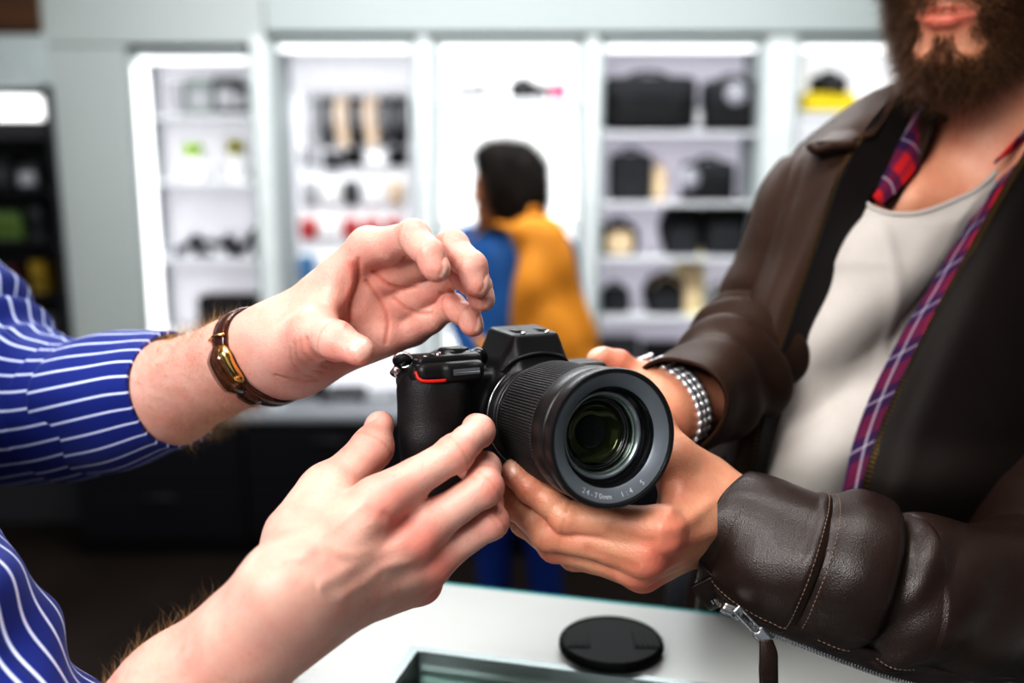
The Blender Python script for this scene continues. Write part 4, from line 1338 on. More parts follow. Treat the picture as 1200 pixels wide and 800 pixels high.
    # collar leaf folded down, with its curled corner
    cloth('collar', [
        [(1072, 92, .955), (1058, 110, .940), (1040, 138, .925), (1024, 160, .905)],
        [(1046, 104, .965), (1030, 124, .945), (1012, 148, .922), (1000, 166, .895)],
        [(1022, 120, .975), (1006, 138, .952), (990, 155, .925), (980, 168, .890)],
        [(996, 138, .985), (984, 150, .962), (974, 158, .935), (962, 168, .895)],
        [(975, 152, .995), (968, 160, .972), (956, 168, .946), (945, 172, .915)]], 50, 50, LEATHER_SOFT, jacket, .0035, None)
    b = MB(); b.tube(catmull([PM(*c) for c in ((1000, 170, .889), (985, 172, .884), (972, 172, .882), (958, 176, .890), (950, 172, .900))], 30), [.004] * 30, 10)
    b.build('collar_tab', LEATHER_SOFT, jacket)
    rowsR = [
        [(1222, 152, .880), (1262, 118, .905), (1330, 130, .955), (1400, 180, 1.02), (1440, 260, 1.10)],
        [(1190, 202, .862), (1232, 200, .868), (1310, 215, .905), (1400, 250, .99), (1450, 320, 1.09)],
        [(1150, 272, .848), (1195, 280, .842), (1280, 292, .868), (1390, 315, .96), (1440, 380, 1.07)],
        [(1088, 388, .828), (1135, 396, .812), (1230, 402, .835), (1360, 415, .93), (1420, 460, 1.05)],
        [(1036, 500, .812), (1085, 508, .792), (1185, 510, .808), (1330, 515, .91), (1400, 550, 1.03)],
        [(1008, 594, .804), (1058, 600, .782), (1160, 602, .795), (1305, 605, .90), (1375, 640, 1.02)],
        [(980, 720, .800), (1030, 724, .780), (1130, 726, .79), (1280, 730, .89), (1350, 750, 1.01)],
        [(955, 860, .80), (1005, 860, .785), (1105, 860, .795), (1255, 860, .89), (1325, 870, 1.0)]]
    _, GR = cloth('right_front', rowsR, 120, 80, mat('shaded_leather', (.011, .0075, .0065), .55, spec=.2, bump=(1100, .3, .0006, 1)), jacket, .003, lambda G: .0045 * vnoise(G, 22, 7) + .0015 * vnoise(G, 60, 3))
    e = patch([[c, c, c] for c in [r[0] for r in rowsR[:7]]], 140, 3, PM)[:, 0] + CAMBACK * .0022
    zipper('front_zip', e + CAMRIGHT * -.0005, CAMRIGHT, ZIP_BRASS, jacket, pitch=.0036, w=.0034, t=.0019, h=.0020)
    tape = MB(); G_ = np.stack([e - CAMRIGHT * .0035 - CAMBACK * .0016, e + CAMRIGHT * .004 - CAMBACK * .0012], 1); tape.grid(G_); tape.build('zip_tape', LEATHER_DARK, jacket)
    e2 = GR[:, 6] + CAMBACK * .0020
    # back of the jacket closes the body
    b = MB(); rowsB = [[GL[i, -1], GL[i, -1] * .6 + GR[j, -1] * .4 + np.array([0, .10, 0]), GL[i, -1] * .3 + GR[j, -1] * .7 + np.array([0, .10, 0]), GR[j, -1]] for i, j in zip(range(0, 140, 15), range(0, 120, 13))]
    cloth('back_panel', rowsB, 60, 40, LEATHER, jacket, .003, None, px=False)
    # stand of the collar round the back of the neck
    nc = nb + np.array([0, .0, .012]); aa = np.linspace(math.radians(-25), math.radians(205), 48)
    ring = lambda r, dz: np.stack([nc[0] + r * np.cos(aa), nc[1] + r * .95 * np.sin(aa), nc[2] + dz + .018 * np.sin(aa)], 1)
    b = MB(); b.grid(np.stack([ring(.066, .030), ring(.070, .034), ring(.078, .024), ring(.094, -.012), ring(.120, -.040)], 1)); b.build('back_collar', LEATHER_SOFT, jacket, solid=.003)

    # right sleeve (left in the picture), behind the lens
    def dsl(s, a, S):
        u = s / S
        return 0.0060 * np.sin(u * 46 + 1.2 * np.sin(a + .5)) * np.exp(-((u - .62) / .2) ** 2) + .0022 * np.sin(a * 3 + u * 12)
    o, Gs = sleeve('right_sleeve', [PM(968, 222, .985), PM(948, 258, .975), PM(924, 325, .965), PM(896, 385, .955), PM(878, 412, .915), PM(858, 432, .850), PM(828, 456, .785), PM(796, 474, .724)],
                   [.046, .050, .049, .047, .045, .043, .039, .0345], 200, 110, dsl, LEATHER_SOFT, jacket, (0, 1, 0), thick=.003)
    # left sleeve: the sharp one in front
    build_left_sleeve(jacket)
    # upper left arm
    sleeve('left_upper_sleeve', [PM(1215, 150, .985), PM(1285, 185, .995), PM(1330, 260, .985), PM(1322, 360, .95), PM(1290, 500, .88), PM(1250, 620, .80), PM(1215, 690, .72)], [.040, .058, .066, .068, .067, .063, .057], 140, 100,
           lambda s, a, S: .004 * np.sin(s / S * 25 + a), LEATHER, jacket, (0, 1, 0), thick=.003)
    # trousers and shoes below the counter
    tr = thing_part_trousers(t)
    return t


def thing_part_trousers(t):
    hip = PM(1010, 700, .95) + np.array([0, .07, 0])
    f = None
    for sx in (-.09, .12):
        leg = chain([hip + np.array([sx * .8, .02, -.05]), np.array([hip[0] + sx, hip[1] + .03, .50]), np.array([hip[0] + sx, hip[1] + .05, .07])], [.095, .07, .055], .02)
        f = leg if f is None else U(.02, f, leg)
    X, Q, N = sdf_mesh(f, (hip[0] - .3, hip[1] - .2, -.02), (hip[0] + .35, hip[1] + .25, hip[2] + .1), .009)
    tr = ob('trousers', mesh_np('trousers', X, quads=Q), DENIM_DARK, t)
    for sx in (-.09, .12):
        b = MB(); b.ball((hip[0] + sx, hip[1] - .02, .045), (.05, .14, .05), 14, 20); b.build('shoe', BLACK_MATTE, t)
    return tr


def build_left_sleeve(jacket):
    """tight leather cuff, folded sleeve and open cuff zip of the arm that carries the lens"""
    path = [P(858, 619, .634), P(878, 629, .627), P(905, 645, .618), P(950, 664, .612), P(1000, 680, .610), P(1060, 694, .612), P(1120, 703, .622), P(1175, 706, .645), P(1215, 690, .69)]
    R = [(.0375, .0375), (.0395, .0395), (.0420, .0420), (.0440, .0440), (.0460, .0460), (.0470, .0470), (.0480, .0480), (.0500, .0500), (.0520, .0520)]
    ref = cv(0, 1, 0)
    S_seam = .050
    def d(s, a, S):
        # a = 0 top of the sleeve, a = pi/2 the side toward the viewer
        sig = lambda x: 1 / (1 + np.exp(-x))
        face = np.clip(np.sin(a), 0, 1)
        edge = np.clip((2.25 - a) / .45, 0, 1) ** 1.0
        sf = .084 + .010 * np.cos(a) - .004 * np.sin(a * 2)                     # where the big fold ends
        r = -.0009 * np.exp(-((s - S_seam) / .0022) ** 2)                       # seam groove
        r += .0012 * np.exp(-((s - S_seam + .004) / .003) ** 2)
        r += .0085 * sig((s - .060) / .0045) * sig((sf - s) / .0014) * (.60 + .40 * np.cos(a - .5)) * edge      # overhanging fold
        r += -.0060 * np.exp(-((s - sf - .006) / .007) ** 2) * (.5 + .5 * np.cos(a - .9))               # hollow behind it
        # second diagonal crease running back from the fold
        r += .0040 * np.exp(-((s - (.122 - .022 * (a - 1.2))) / .011) ** 2) * face
        r += -.0030 * np.exp(-((s - (.103 - .020 * (a - 1.2))) / .007) ** 2) * face
        # soft dents in the cuff
        r += .0016 * np.sin(s * 95 + a * 2.2) * (s < S_seam) * face + .0022 * np.exp(-((s - .040) / .016) ** 2 - ((a - .5) / .5) ** 2)
        r += -.0020 * np.exp(-((s - .050) / .010) ** 2 - ((a - 1.5) / .35) ** 2)
        r += .0012 * np.sin(s * 55 - a * 3.1) * (s > .11) + .0010 * np.sin(s * 120 + a * 1.7)
        # wrinkles at the elbow
        r += .0045 * np.exp(-((s - .262) / .006) ** 2) * face - .004 * np.exp(-((s - .275) / .007) ** 2) * face
        r += .0030 * np.exp(-((s - .235 - .01 * a) / .008) ** 2) * face
        # the zip edge is turned out a little
        return r
    # angular range: open underneath, where the zip runs
    a0, a1 = math.radians(-150), math.radians(133)
    G, uv, _ = loft(path, R, 300, 170, d, ref, a0=a0, a1=a1)
    # the right-handed frame may turn the other way: side toward the viewer must be a = +90 deg
    mid = G[60, int(170 * (math.pi / 2 - a0) / (a1 - a0))]; c0 = catmull(np.array(path), 300)[60]
    if (mid - c0) @ CAMBACK < 0:
        path2 = path
        def flip(s, a, S): return d(s, -a, S)
        G, uv, _ = loft(path, R, 300, 170, flip, ref, a0=-a1, a1=-a0)
        G = G[:, ::-1]; uv = uv[:, ::-1]
    nn = gnormals(G); G = G + nn * (.0011 * vnoise(G, 75, 5) + .0005 * vnoise(G, 170, 6))[..., None]
    b = MB(); b.grid(G, uv=uv); sl = b.build('left_sleeve', LEATHER, jacket)
    md = sl.modifiers.new('thickness', 'SOLIDIFY'); md.thickness = .0030; md.offset = 0
    n = gnormals(G); cen = catmull(np.array(path), 300)
    sg = np.sign((n * (G - cen[:, None])).sum(2))[..., None]; n = n * sg
    # stitched seam round the cuff and along the zip edge
    s_len = np.concatenate([[0], np.linalg.norm(np.diff(cen, axis=0), axis=1).cumsum()])
    i0 = int(np.searchsorted(s_len, S_seam + .0035)); i1 = int(np.searchsorted(s_len, S_seam - .0035))
    for i in (i0, i1): stitches('stitching', G[i, 40:166] + n[i, 40:166] * .0016, THREAD, sl, r=.00035)
    ed = G[4:270, -5] + n[4:270, -5] * .0017
    stitches('stitching', ed, THREAD, sl)
    b = MB(); b.tube(G[:272, -1], .0025, 8); b.build('zip_binding', LEATHER, sl)
    b = MB(); b.tube(G[0, :], .0019, 8); b.build('cuff_binding', LEATHER, sl)
    # inner gusset and lower flap under the opening
    def di(s, a, S): return .0015 * np.sin(s * 60 + a * 2)
    p2 = [P(806, 640, .642)] + path[:8]
    p2 = [q - CAMUP * .0058 for q in p2]
    R2 = [(q, q) for q in (.0360, .0348, .0364, .0388, .0408, .0428, .0438, .0448, .0468)]
    fl = a0
    G2, uv2, _ = loft(p2, R2, 200, 120, di, ref, a0=math.radians(112), a1=math.radians(235))
    mid = G2[40, 20]; c0 = catmull(np.array(p2), 200)[40]
    if (mid - c0) @ CAMBACK < 0:
        G2, uv2, _ = loft(p2, R2, 200, 120, di, ref, a0=math.radians(-112), a1=math.radians(-235))
    b = MB(); b.grid(G2, uv=uv2); fp = b.build('cuff_gusset', LEATHER, sl)
    md = fp.modifiers.new('thickness', 'SOLIDIFY'); md.thickness = .0025; md.offset = 0
    # zip teeth on both edges of the opening
    n2 = gnormals(G2); cen2 = catmull(np.array(p2), 200); n2 *= np.sign((n2 * (G2 - cen2[:, None])).sum(2))[..., None]
    k = int(120 * (141 - 112) / 123)
    zl = G2[4:185, k] + n2[4:185, k] * .0022
    zipper('cuff_zip_teeth', zl, -CAMUP, ZIP_STEEL, sl, pitch=.0019, w=.0026, t=.0010, h=.0012)
    tp = MB(); tp.grid(np.stack([G2[2:190, k - 4] + n2[2:190, k - 4] * .0012, G2[2:190, k + 5] + n2[2:190, k + 5] * .0012], 1)); tp.build('zip_tape', BLACK_MATTE, sl)
    # slider with its puller and leather tab, hanging down
    p = P(858, 716, .586)
    b = MB(); Mx = np.stack([unit(cv(.93, -.35, .1)), unit(cv(.35, .93, .1)), unit(np.cross(cv(.93, -.35, .1), cv(.35, .93, .1)))], 1)
    sd = U(.001, rbox(p, (.0065, .0040, .0030), .0018, Mx), rbox(p + Mx @ np.array([-.003, 0, .002]), (.004, .0026, .0030), .0016, Mx))
    X, Q, N = sdf_mesh(sd, p - .014, p + .014, .0006); slider = ob('zip_slider', mesh_np('zip_slider', X, quads=Q), ZIP_STEEL, sl)
    q0, q1 = P(862, 712, .582), P(900, 752, .580)
    dr = unit(q1 - q0); sx = unit(np.cross(dr, CAMBACK)); L = np.linalg.norm(q1 - q0)
    M = np.stack([dr, sx, np.cross(dr, sx)], 1); c = (q0 + q1) / 2
    pl = SUB(.0006, U(.001, rbox(c, (L / 2, .0030, .0010), .0009, M), rbox(q1 - dr * .004, (.005, .0042, .0012), .001, M)), rbox(c - dr * .003, (L * .30, .0013, .004), .001, M))
    X, Q, N = sdf_mesh(pl, c - .022, c + .022, .0006); ob('zip_puller', mesh_np('zip_puller', X, quads=Q), ZIP_STEEL, sl)
    q2 = P(901, 812, .582); tabp = catmull([q1 + dr * -.002, P(900, 765, .579), P(900, 785, .579), q2], 20)
    b = MB(); w = np.array([.0034, .0050, .0052, .0050]); w = np.interp(np.linspace(0, 3, 20), range(4), w)
    G3 = np.stack([np.stack([tabp[i] + CAMRIGHT * w[i] * x + CAMBACK * .0012 * (1 - x * x) for x in (-1, -.7, 0, .7, 1)]) for i in range(20)])
    b.grid(G3); b.build('zip_tab', LEATHER, sl, solid=.0022)


def build_bracelet_watch():
    c = P(789, 477, .709); ax = handM2.ax
    t = thing('wristwatch', c, 'silver metal link wristwatch at the brown sleeve edge behind the lens', 'watch')
    e1 = unit(CAMUP - ax * (CAMUP @ ax)); e2 = np.cross(ax, e1); n = 26
    for ww in (-1, 0, 1):
        pass
    b = MB(); dk = MB()
    for k in range(n):
        a = 2 * np.pi * k / n; d = e1 * math.cos(a) + e2 * math.sin(a); tn = np.cross(ax, d)
        ts = np.linspace(.01, .055, 160); v = handM2.fn((c + ts[:, None] * d).astype(f32)); r = ts[np.argmax(v > 0)] + .002
        M = np.stack([ax, tn, d], 1)
        for w in (-.0058, 0, .0058):
            b.ball(c + d * r + ax * w, (.0029, .0038, .0022), 8, 10, M)
    b.build('link_chain', mat('satin_steel', (.72, .73, .75), .38, metal=.75), t)
    d = -CAMBACK * .5 - CAMUP * 1.2; d = unit(d - ax * (d @ ax))
    ts = np.linspace(.01, .055, 160); v = handM2.fn((c + ts[:, None] * d).astype(f32)); r = ts[np.argmax(v > 0)]
    tn = np.cross(ax, d); M = np.stack([ax, tn, d], 1)
    b = MB(); fr = lambda G: c + d * r + G @ M.T
    b.lathe([(.1e-3, .0075), (.0150, .0075), (.0165, .0060), (.0165, .001), (.0001, .001)], fr, 40); b.build('case', STEEL, t, auto=.6)
    b = MB(); b.lathe([(.0001, .0082), (.0135, .0080), (.0138, .0074)], fr, 40); b.build('dial', BLACK_GLOSS, t)
    return t
# ------------------------------------------------------------------ shop
WHITE_CAB = mat('cabinet_white', (.40, .44, .435), .45, noise=(2, .02))
GREY_PANEL = mat('grey_wall_panel', (.42, .45, .44), .5, noise=(1.5, .03))
SHELF_WHITE = mat('shelf_white', (.75, .76, .78), .4)
BLACK_BASE = mat('black_base_cabinet', (.008, .008, .011), .45)
FLOOR_M = mat('dark_floor', (.018, .013, .011), .5, spec=.25, noise=(3, .35))
WALL_M = mat('wall_paint', (.50, .53, .52), .7)
CEIL_M = mat('ceiling_paint', (.75, .75, .74), .8)
BAG_BLACK = mat('black_nylon', (.008, .008, .010), .7, bump=(300, .3, .001))
BAG_GREY = mat('charcoal_nylon', (.025, .026, .030), .75, bump=(300, .3, .001))
TAG_WHITE = mat('white_card', (.85, .85, .86), .5)
CREAM = mat('cream_canvas', (.70, .55, .36), .7)
PALE_Y = mat('pale_yellow_canvas', (.75, .66, .30), .7)
YELLOW = mat('yellow_stand', (.72, .57, .03), .5)
PINK = mat('pink_plastic', (.75, .05, .22), .4)
GREEN = mat('green_label', (.30, .50, .04), .5)
REDP = mat('red_package', (.42, .055, .055), .5)
BLUEP = mat('blue_package', (.08, .19, .34), .5)
BEIGE = mat('beige_card', (.60, .47, .36), .6)
GREYP = mat('grey_package', (.38, .38, .40), .5)
DKGREY = mat('dark_grey_plastic', (.05, .05, .055), .45)
ORANGE_P = mat('mustard_canvas', (.42, .17, .012), .75, bump=(700, .3, .0008), noise=(8, .15))
WOOD_DK = mat('dark_wood', (.05, .022, .009), .5, noise=(14, .5))
CHROME = mat('chrome_hook', (.7, .7, .72), .25, metal=1)


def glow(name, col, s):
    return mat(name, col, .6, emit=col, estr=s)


YF, YB = 3.72, 4.02
XP = lambda px, Y=YF, py=225: atY(px, py, Y)[0]
ZP = lambda py, Y=YF, px=600: atY(px, py, Y)[2]


def slab(name, lo, hi, m, parent=None, bevel=.003):
    b = MB(); b.box(lo, hi); return b.build(name, m, parent, smooth=False, bevel=bevel)


def build_shell():
    X0, X1, Y0, Y1, H = -2.35, 2.9, -2.4, YB + .06, 2.75
    for n, lo, hi, m in (('floor', (X0, Y0, -.05), (X1, Y1, 0), FLOOR_M), ('ceiling', (X0, Y0, H), (X1, Y1, H + .05), CEIL_M),
                         ('wall_back', (X0, Y1 - .03, 0), (X1, Y1 + .05, H), WALL_M), ('wall_left', (X0 - .06, Y0, 0), (X0, Y1, H), WALL_M),
                         ('wall_right', (X1, Y0, 0), (X1 + .06, Y1, H), WALL_M)):
        o = slab(n, lo, hi, m, bevel=0); tag(o, kind='structure')
    # flush grey wall panelling beside and above the cabinets, with its joints
    zt = ZP(52)
    xs = [XP(52, YF, 52), XP(158, YF, 225)]
    o = slab('trim_1', (XP(50, YF, 60), YF, zt), (XP(318), YF + .25, H), GREY_PANEL); tag(o, kind='structure')
    o = slab('trim_2', (XP(318) + .004, YF, ZP(38)), (X1, YF + .25, H), WHITE_CAB); tag(o, kind='structure')
    o = slab('trim_3', (XP(66) + .012, YF, ZP(492, YF - .1) + .027), (XP(160) - .002, YF + .28, zt - .004), GREY_PANEL); tag(o, kind='structure')
    for k, px in enumerate((110, 228, 375, 480, 570, 700, 800, 905)):
        pass
    b = MB()
    o = slab('trim_4', (X0, YF - .03, ZP(38, YF, 20) + .002), (XP(49, YF, 30), YF + .25, H), WOOD_DK); tag(o, kind='structure')
    # black run of base cabinets under the display bays
    x0, x1 = XP(74), X1 - .02
    n = 7
    for k in range(n):
        a = x0 + (x1 - x0) * k / n; c = x0 + (x1 - x0) * (k + 1) / n
        t = thing('base_cabinet', ((a + c) / 2, YF - .05, 0), BASE_LABELS[k], 'cabinet', 'black base cabinets')
        slab('carcass', (a + .002, YF - .10, .06), (c - .002, YB, ZP(492, YF - .1)), BLACK_BASE, t)
        slab('plinth', (a + .002, YF - .06, .0), (c - .002, YB, .058), BLACK_BASE, t, 0)
        for j in (0, 1):
            z0 = .08 + j * .22
            d = slab('drawer', (a + .008, YF - .118, z0), (c - .008, YF - .101, z0 + .21), BLACK_BASE, t)
            b = MB(); b.tube([((a + c) / 2 - .06, YF - .13, z0 + .17), ((a + c) / 2 + .06, YF - .13, z0 + .17)], .005, 8)
            b.build('handle', DKGREY, d)
    # pale counter ledge along the base cabinets
    o = slab('ledge', (x0, YF - .13, ZP(492, YF - .1) + .001), (x1, YB, ZP(492, YF - .1) + .025), mat('ledge_grey', (.26, .27, .29), .5))
    tag(o, 'long pale ledge along the top of the black base cabinets', 'worktop')


BASE_LABELS = ['black base cabinet at the left end, under the grey panel and the green capped bottles',
               'black base cabinet under the bay of hanging accessories', 'black base cabinet behind the woman with the backpack',
               'black base cabinet under the bay of black bags', 'black base cabinet under the bay with the yellow stand',
               'black base cabinet just right of the yellow stand bay, behind the bearded man', 'last black base cabinet at the right end of the run']


def bay(px0, px1, ytop, shelves, label, back, strength, left_strip=False, depth=.30):
    """lit display cabinet between photo columns px0..px1; shelves = photo rows of the shelf boards"""
    xa, xb = XP(px0), XP(px1); zb = ZP(492, YF - .1) + .026; zt = ZP(ytop)
    t = thing('display_cabinet', ((xa + xb) / 2, YF, zb), label, 'cabinet', 'lit display cabinets along the back wall')
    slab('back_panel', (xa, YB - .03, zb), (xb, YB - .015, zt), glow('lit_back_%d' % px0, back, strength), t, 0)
    slab('side_panel', (xa - .0, YF, zb), (xa + .018, YB - .03, zt), WHITE_CAB, t)
    slab('side_panel', (xb - .018, YF, zb), (xb, YB - .03, zt), WHITE_CAB, t)
    slab('top_panel', (xa, YF, zt - .02), (xb, YB - .03, zt), WHITE_CAB, t)
    s = slab('light_strip', (xa + .03, YF + .03, zt - .034), (xb - .03, YF + .09, zt - .021), glow('strip_light', (1, .98, 1), 1.6), t, 0)
    if left_strip:
        slab('light_strip', (xa + .019, YF + .005, zb + .05), (xa + .06, YF + .03, zt - .05), glow('strip_light', (1, .98, 1), 1.6), t, 0)
    for py in shelves:
        z = ZP(py, YF)
        slab('shelf', (xa + .019, YF + .012, z - .016), (xb - .019, YB - .031, z), SHELF_WHITE, t)
    return t


def pillar(px0, px1, n):
    o = slab('trim_%d' % n, (XP(px0) + .001, YF - .012, ZP(492, YF - .1) + .027), (XP(px1) - .001, YB - .02, ZP(44)), mat('pillar_white', (.66, .69, .69), .45)); tag(o, kind='structure')


def sbox(b, c, h, p=.35, nu=18, nv=28, M=None):
    """soft box: superellipsoid with half sizes h"""
    t = np.linspace(-np.pi / 2 + 1e-3, np.pi / 2 - 1e-3, nu)[:, None]; a = (np.arange(nv) / nv * 2 * np.pi)[None]
    pw = lambda v: np.sign(v) * np.abs(v) ** p
    G = np.stack([pw(np.cos(t)) * pw(np.cos(a)) * h[0], pw(np.cos(t)) * pw(np.sin(a)) * h[1], pw(np.sin(t)) * h[2] + 0 * a], -1)
    if M is not None: G = G @ np.asarray(M).T
    return b.grid(G + np.asarray(c), closed_v=True)


def place(px, pybase, w_px, h_px, Y=None):
    """base centre and size in metres of an item that fills w_px x h_px of the photo"""
    Y = Y or (YF + .13)
    p = atY(px, pybase, Y); d = Y * CP + (CAMZ - p[2]) * SP; s = d / F
    return p, w_px * s, h_px * s


def camera_bag(px, py, w, h, label, m=None, tagpos=None, strap=True, group='black camera bags'):
    p, W, H = place(px, py, w, h); m = m or BAG_BLACK; D = min(.16, W * .5)
    t = thing('camera_bag', p, label, 'bag', group)
    b = MB(); sbox(b, p + (0, 0, H * .44), (W / 2, D / 2, H * .44), .28); b.build('body', m, t)
    b = MB(); sbox(b, p + (0, -D * .08, H * .70), (W * .49, D * .5, H * .22), .3); b.build('flap', BAG_GREY, t)
    b = MB(); sbox(b, p + (0, -D * .5, H * .28), (W * .36, D * .12, H * .22), .3); b.build('front_pocket', m, t)
    b = MB(); a = np.linspace(0, np.pi, 14)
    b.tube([p + (W * .22 * math.cos(q), 0, H * .88 + H * .12 * math.sin(q)) for q in a], .007, 8); b.build('handle', m, t)
    for sx in (-1, 1):
        b = MB(); b.box(p + (sx * W * .25 - .012, -D * .56, H * .40), p + (sx * W * .25 + .012, -D * .53, H * .74)); b.build('buckle_strap', DKGREY, t, smooth=False)
    if tagpos:
        b = MB(); c = p + (tagpos[0] * W, -D * .66, tagpos[1] * H); b.lathe([(.0001, .001), (.040, .001), (.041, 0), (.0001, -.001)], lambda G: c + np.stack([G[..., 0], -G[..., 2], G[..., 1]], -1), 24)
        b.build('price_tag', mat('grey_tag', (.36, .36, .40), .5), t)
    return t


def round_bag(px, py, w, h, label, m=None, face=None, group='black camera bags'):
    p, W, H = place(px, py, w, h); m = m or BAG_BLACK; D = min(.15, W * .5)
    t = thing('camera_pouch', p, label, 'bag', group)
    b = MB(); sbox(b, p + (0, 0, H * .46), (W / 2, D / 2, H * .46), .6); b.build('body', m, t)
    b = MB(); sbox(b, p + (0, -D * .46, H * .42), (W * .34, D * .10, H * .30), .6); b.build('front_panel', face or BAG_GREY, t)
    b = MB(); a = np.linspace(0, np.pi, 16)
    b.tube([p + (W * .20 * math.cos(q), 0, H * .86 + H * .16 * math.sin(q)) for q in a], .006, 8); b.build('handle', m, t)
    return t


def shelf_backpack(px, py, w, h, label, m=None, group='black camera bags', accent=None):
    p, W, H = place(px, py, w, h); m = m or BAG_BLACK; D = min(.17, W * .55)
    t = thing('camera_backpack', p, label, 'backpack', group)
    b = MB(); sbox(b, p + (0, 0, H * .48), (W / 2, D / 2, H * .48), .45); b.build('body', m, t)
    b = MB(); sbox(b, p + (0, -D * .48, H * .30), (W * .38, D * .16, H * .26), .4); b.build('front_pocket', BAG_GREY, t)
    b = MB(); b.tube(catmull([p + (-W * .40, -D * .35, H * .55), p + (-W * .3, -D * .47, H * .80), p + (0, -D * .42, H * .93), p + (W * .3, -D * .47, H * .80), p + (W * .40, -D * .35, H * .55)], 24), .004, 6)
    b.build('zip', accent or DKGREY, t)
    b = MB(); a = np.linspace(0, np.pi, 12); b.tube([p + (W * .13 * math.cos(q), D * .2, H * .93 + H * .08 * math.sin(q)) for q in a], .006, 8); b.build('handle', m, t)
    for sx in (-1, 1):
        b = MB(); b.tube(catmull([p + (sx * W * .3, D * .45, H * .9), p + (sx * W * .52, D * .5, H * .55), p + (sx * W * .38, D * .48, H * .1)], 12), .010, 8); b.build('shoulder_strap', m, t)
    return t


def carton(px, py, w, h, label, m, name='product_box', cat='box', group=None, face=None, dep=.12):
    p, W, H = place(px, py, w, h)
    t = thing(name, p, label, cat, group)
    b = MB(); b.box(p + (-W / 2, -dep / 2, .0005), p + (W / 2, dep / 2, H)); b.build('carton', m, t, smooth=False, bevel=.003)
    b = MB(); b.box(p + (-W * .40, -dep / 2 - .002, H * .15), p + (W * .40, -dep / 2 + .001, H * .70)); b.build('printed_face', face or GREYP, t, smooth=False)
    return t


def hanging_pack(px, ytop, w, h, label, m, group, name='hanging_package', item=None, cat='package'):
    """blister card on a chrome hook"""
    p, W, H = place(px, ytop, w, h, YF + .12)
    t = thing(name, p + (0, 0, -H), label, cat, group)
    b = MB(); b.box(p + (-W / 2, -.003, -H), p + (W / 2, .003, 0)); b.build('card', TAG_WHITE if item else m, t, smooth=False, bevel=.001)
    b = MB(); sbox(b, p + (0, -.018, -H * .58), (W * .40, .022, H * .34), .4); b.build('product', item or m, t)
    b = MB(); b.tube([p + (0, YB - .03 - p[1], .012), p + (0, -.03, .012), p + (0, -.04, .02)], .0025, 6); b.build('hook', CHROME, t)
    return t


def hanging_strap(px, ytop, w, h, label, m, group):
    p, W, H = place(px, ytop, w, h, YF + .12)
    t = thing('camera_strap', p + (0, 0, -H), label, 'strap', group)
    loop = catmull([p + (0, 0, 0), p + (-W * .38, -.01, -H * .3), p + (-W * .30, -.012, -H * .75), p + (-W * .1, -.014, -H), p + (W * .2, -.01, -H * .8), p + (W * .25, 0, -H * .3), p + (0, 0.004, 0)], 36)
    G = np.stack([loop + np.array([W * .26, 0, 0]), loop - np.array([W * .26, 0, 0])], 1)
    b = MB(); b.grid(G); b.build('webbing', m, t, solid=.004)
    b = MB(); b.box(p + (-W * .3, -.012, -H * .12), p + (W * .3, -.006, H * .02)); b.build('header_card', GREYP, t, smooth=False)
    b = MB(); b.tube([p + (0, YB - .03 - p[1], .008), p + (0, -.03, .008)], .0025, 6); b.build('hook', CHROME, t)
    return t


def small_camera(px, py, w, h, label, group='cameras and lenses on the white shelf'):
    p, W, H = place(px, py, w, h)
    t = thing('compact_camera', p, label, 'camera', group)
    b = MB(); sbox(b, p + (0, 0, H * .40), (W / 2, .03, H * .40), .3); b.build('body', BAG_BLACK, t)
    b = MB(); sbox(b, p + (0, 0, H * .82), (W * .2, .025, H * .18), .35); b.build('viewfinder', BAG_BLACK, t)
    r = H * .34
    b = MB(); b.lathe([(.0001, .075), (r * .8, .075), (r, .07), (r, .0), (.0001, 0)], lambda G: p + np.stack([G[..., 0], -.025 - G[..., 2], G[..., 1] + H * .42], -1), 28); b.build('lens', DKGREY, t, auto=.6)
    return t


def lens_item(px, py, w, h, label, m, group='cameras and lenses on the white shelf'):
    p, W, H = place(px, py, w, h)
    t = thing('camera_lens', p, label, 'lens', group)
    b = MB(); r = W / 2
    b.lathe([(.0001, 0), (r * .8, 0), (r * .85, H * .1), (r * .82, H * .4), (r, H * .5), (r, H * .95), (r * .9, H), (.0001, H * .98)], lambda G: p + G, 28); b.build('barrel', m, t, auto=.6)
    b = MB(); b.lathe([(r * 1.0, H * .55), (r * 1.05, H * .57), (r * 1.05, H * .8), (r, H * .82)], lambda G: p + G, 40, lambda i, a: 1 + .03 * np.sign(np.sin(a * 20))); b.build('focus_ring', DKGREY, t, smooth=False)
    return t


def gadget(px, py, w, h, label, ang):
    """folded black gimbal lying on the shelf"""
    p, W, H = place(px, py, w, h)
    t = thing('handheld_gimbal', p, label, 'gimbal', 'black gimbals on the third shelf')
    c, s = math.cos(ang), math.sin(ang)
    b = MB(); b.tube([p + (-W * .45 * c, 0, H * .5 - W * .45 * s), p + (W * .1 * c, 0, H * .5 + W * .1 * s)], [.016, .019], 12); b.build('grip', DKGREY, t)
    b = MB(); b.tube(catmull([p + (W * .1 * c, 0, H * .5 + W * .1 * s), p + (W * .3, -.02, H * .85), p + (W * .45, -.01, H * .5)], 12), .011, 10); b.build('arm', BAG_BLACK, t)
    b = MB(); sbox(b, p + (W * .38, -.01, H * .45), (W * .16, .02, H * .30), .35); b.build('clamp', BAG_BLACK, t)
    b = MB(); b.ball(p + (-W * .40 * c, 0, .018), .017, 10, 12); b.build('foot', BAG_BLACK, t)
    return t


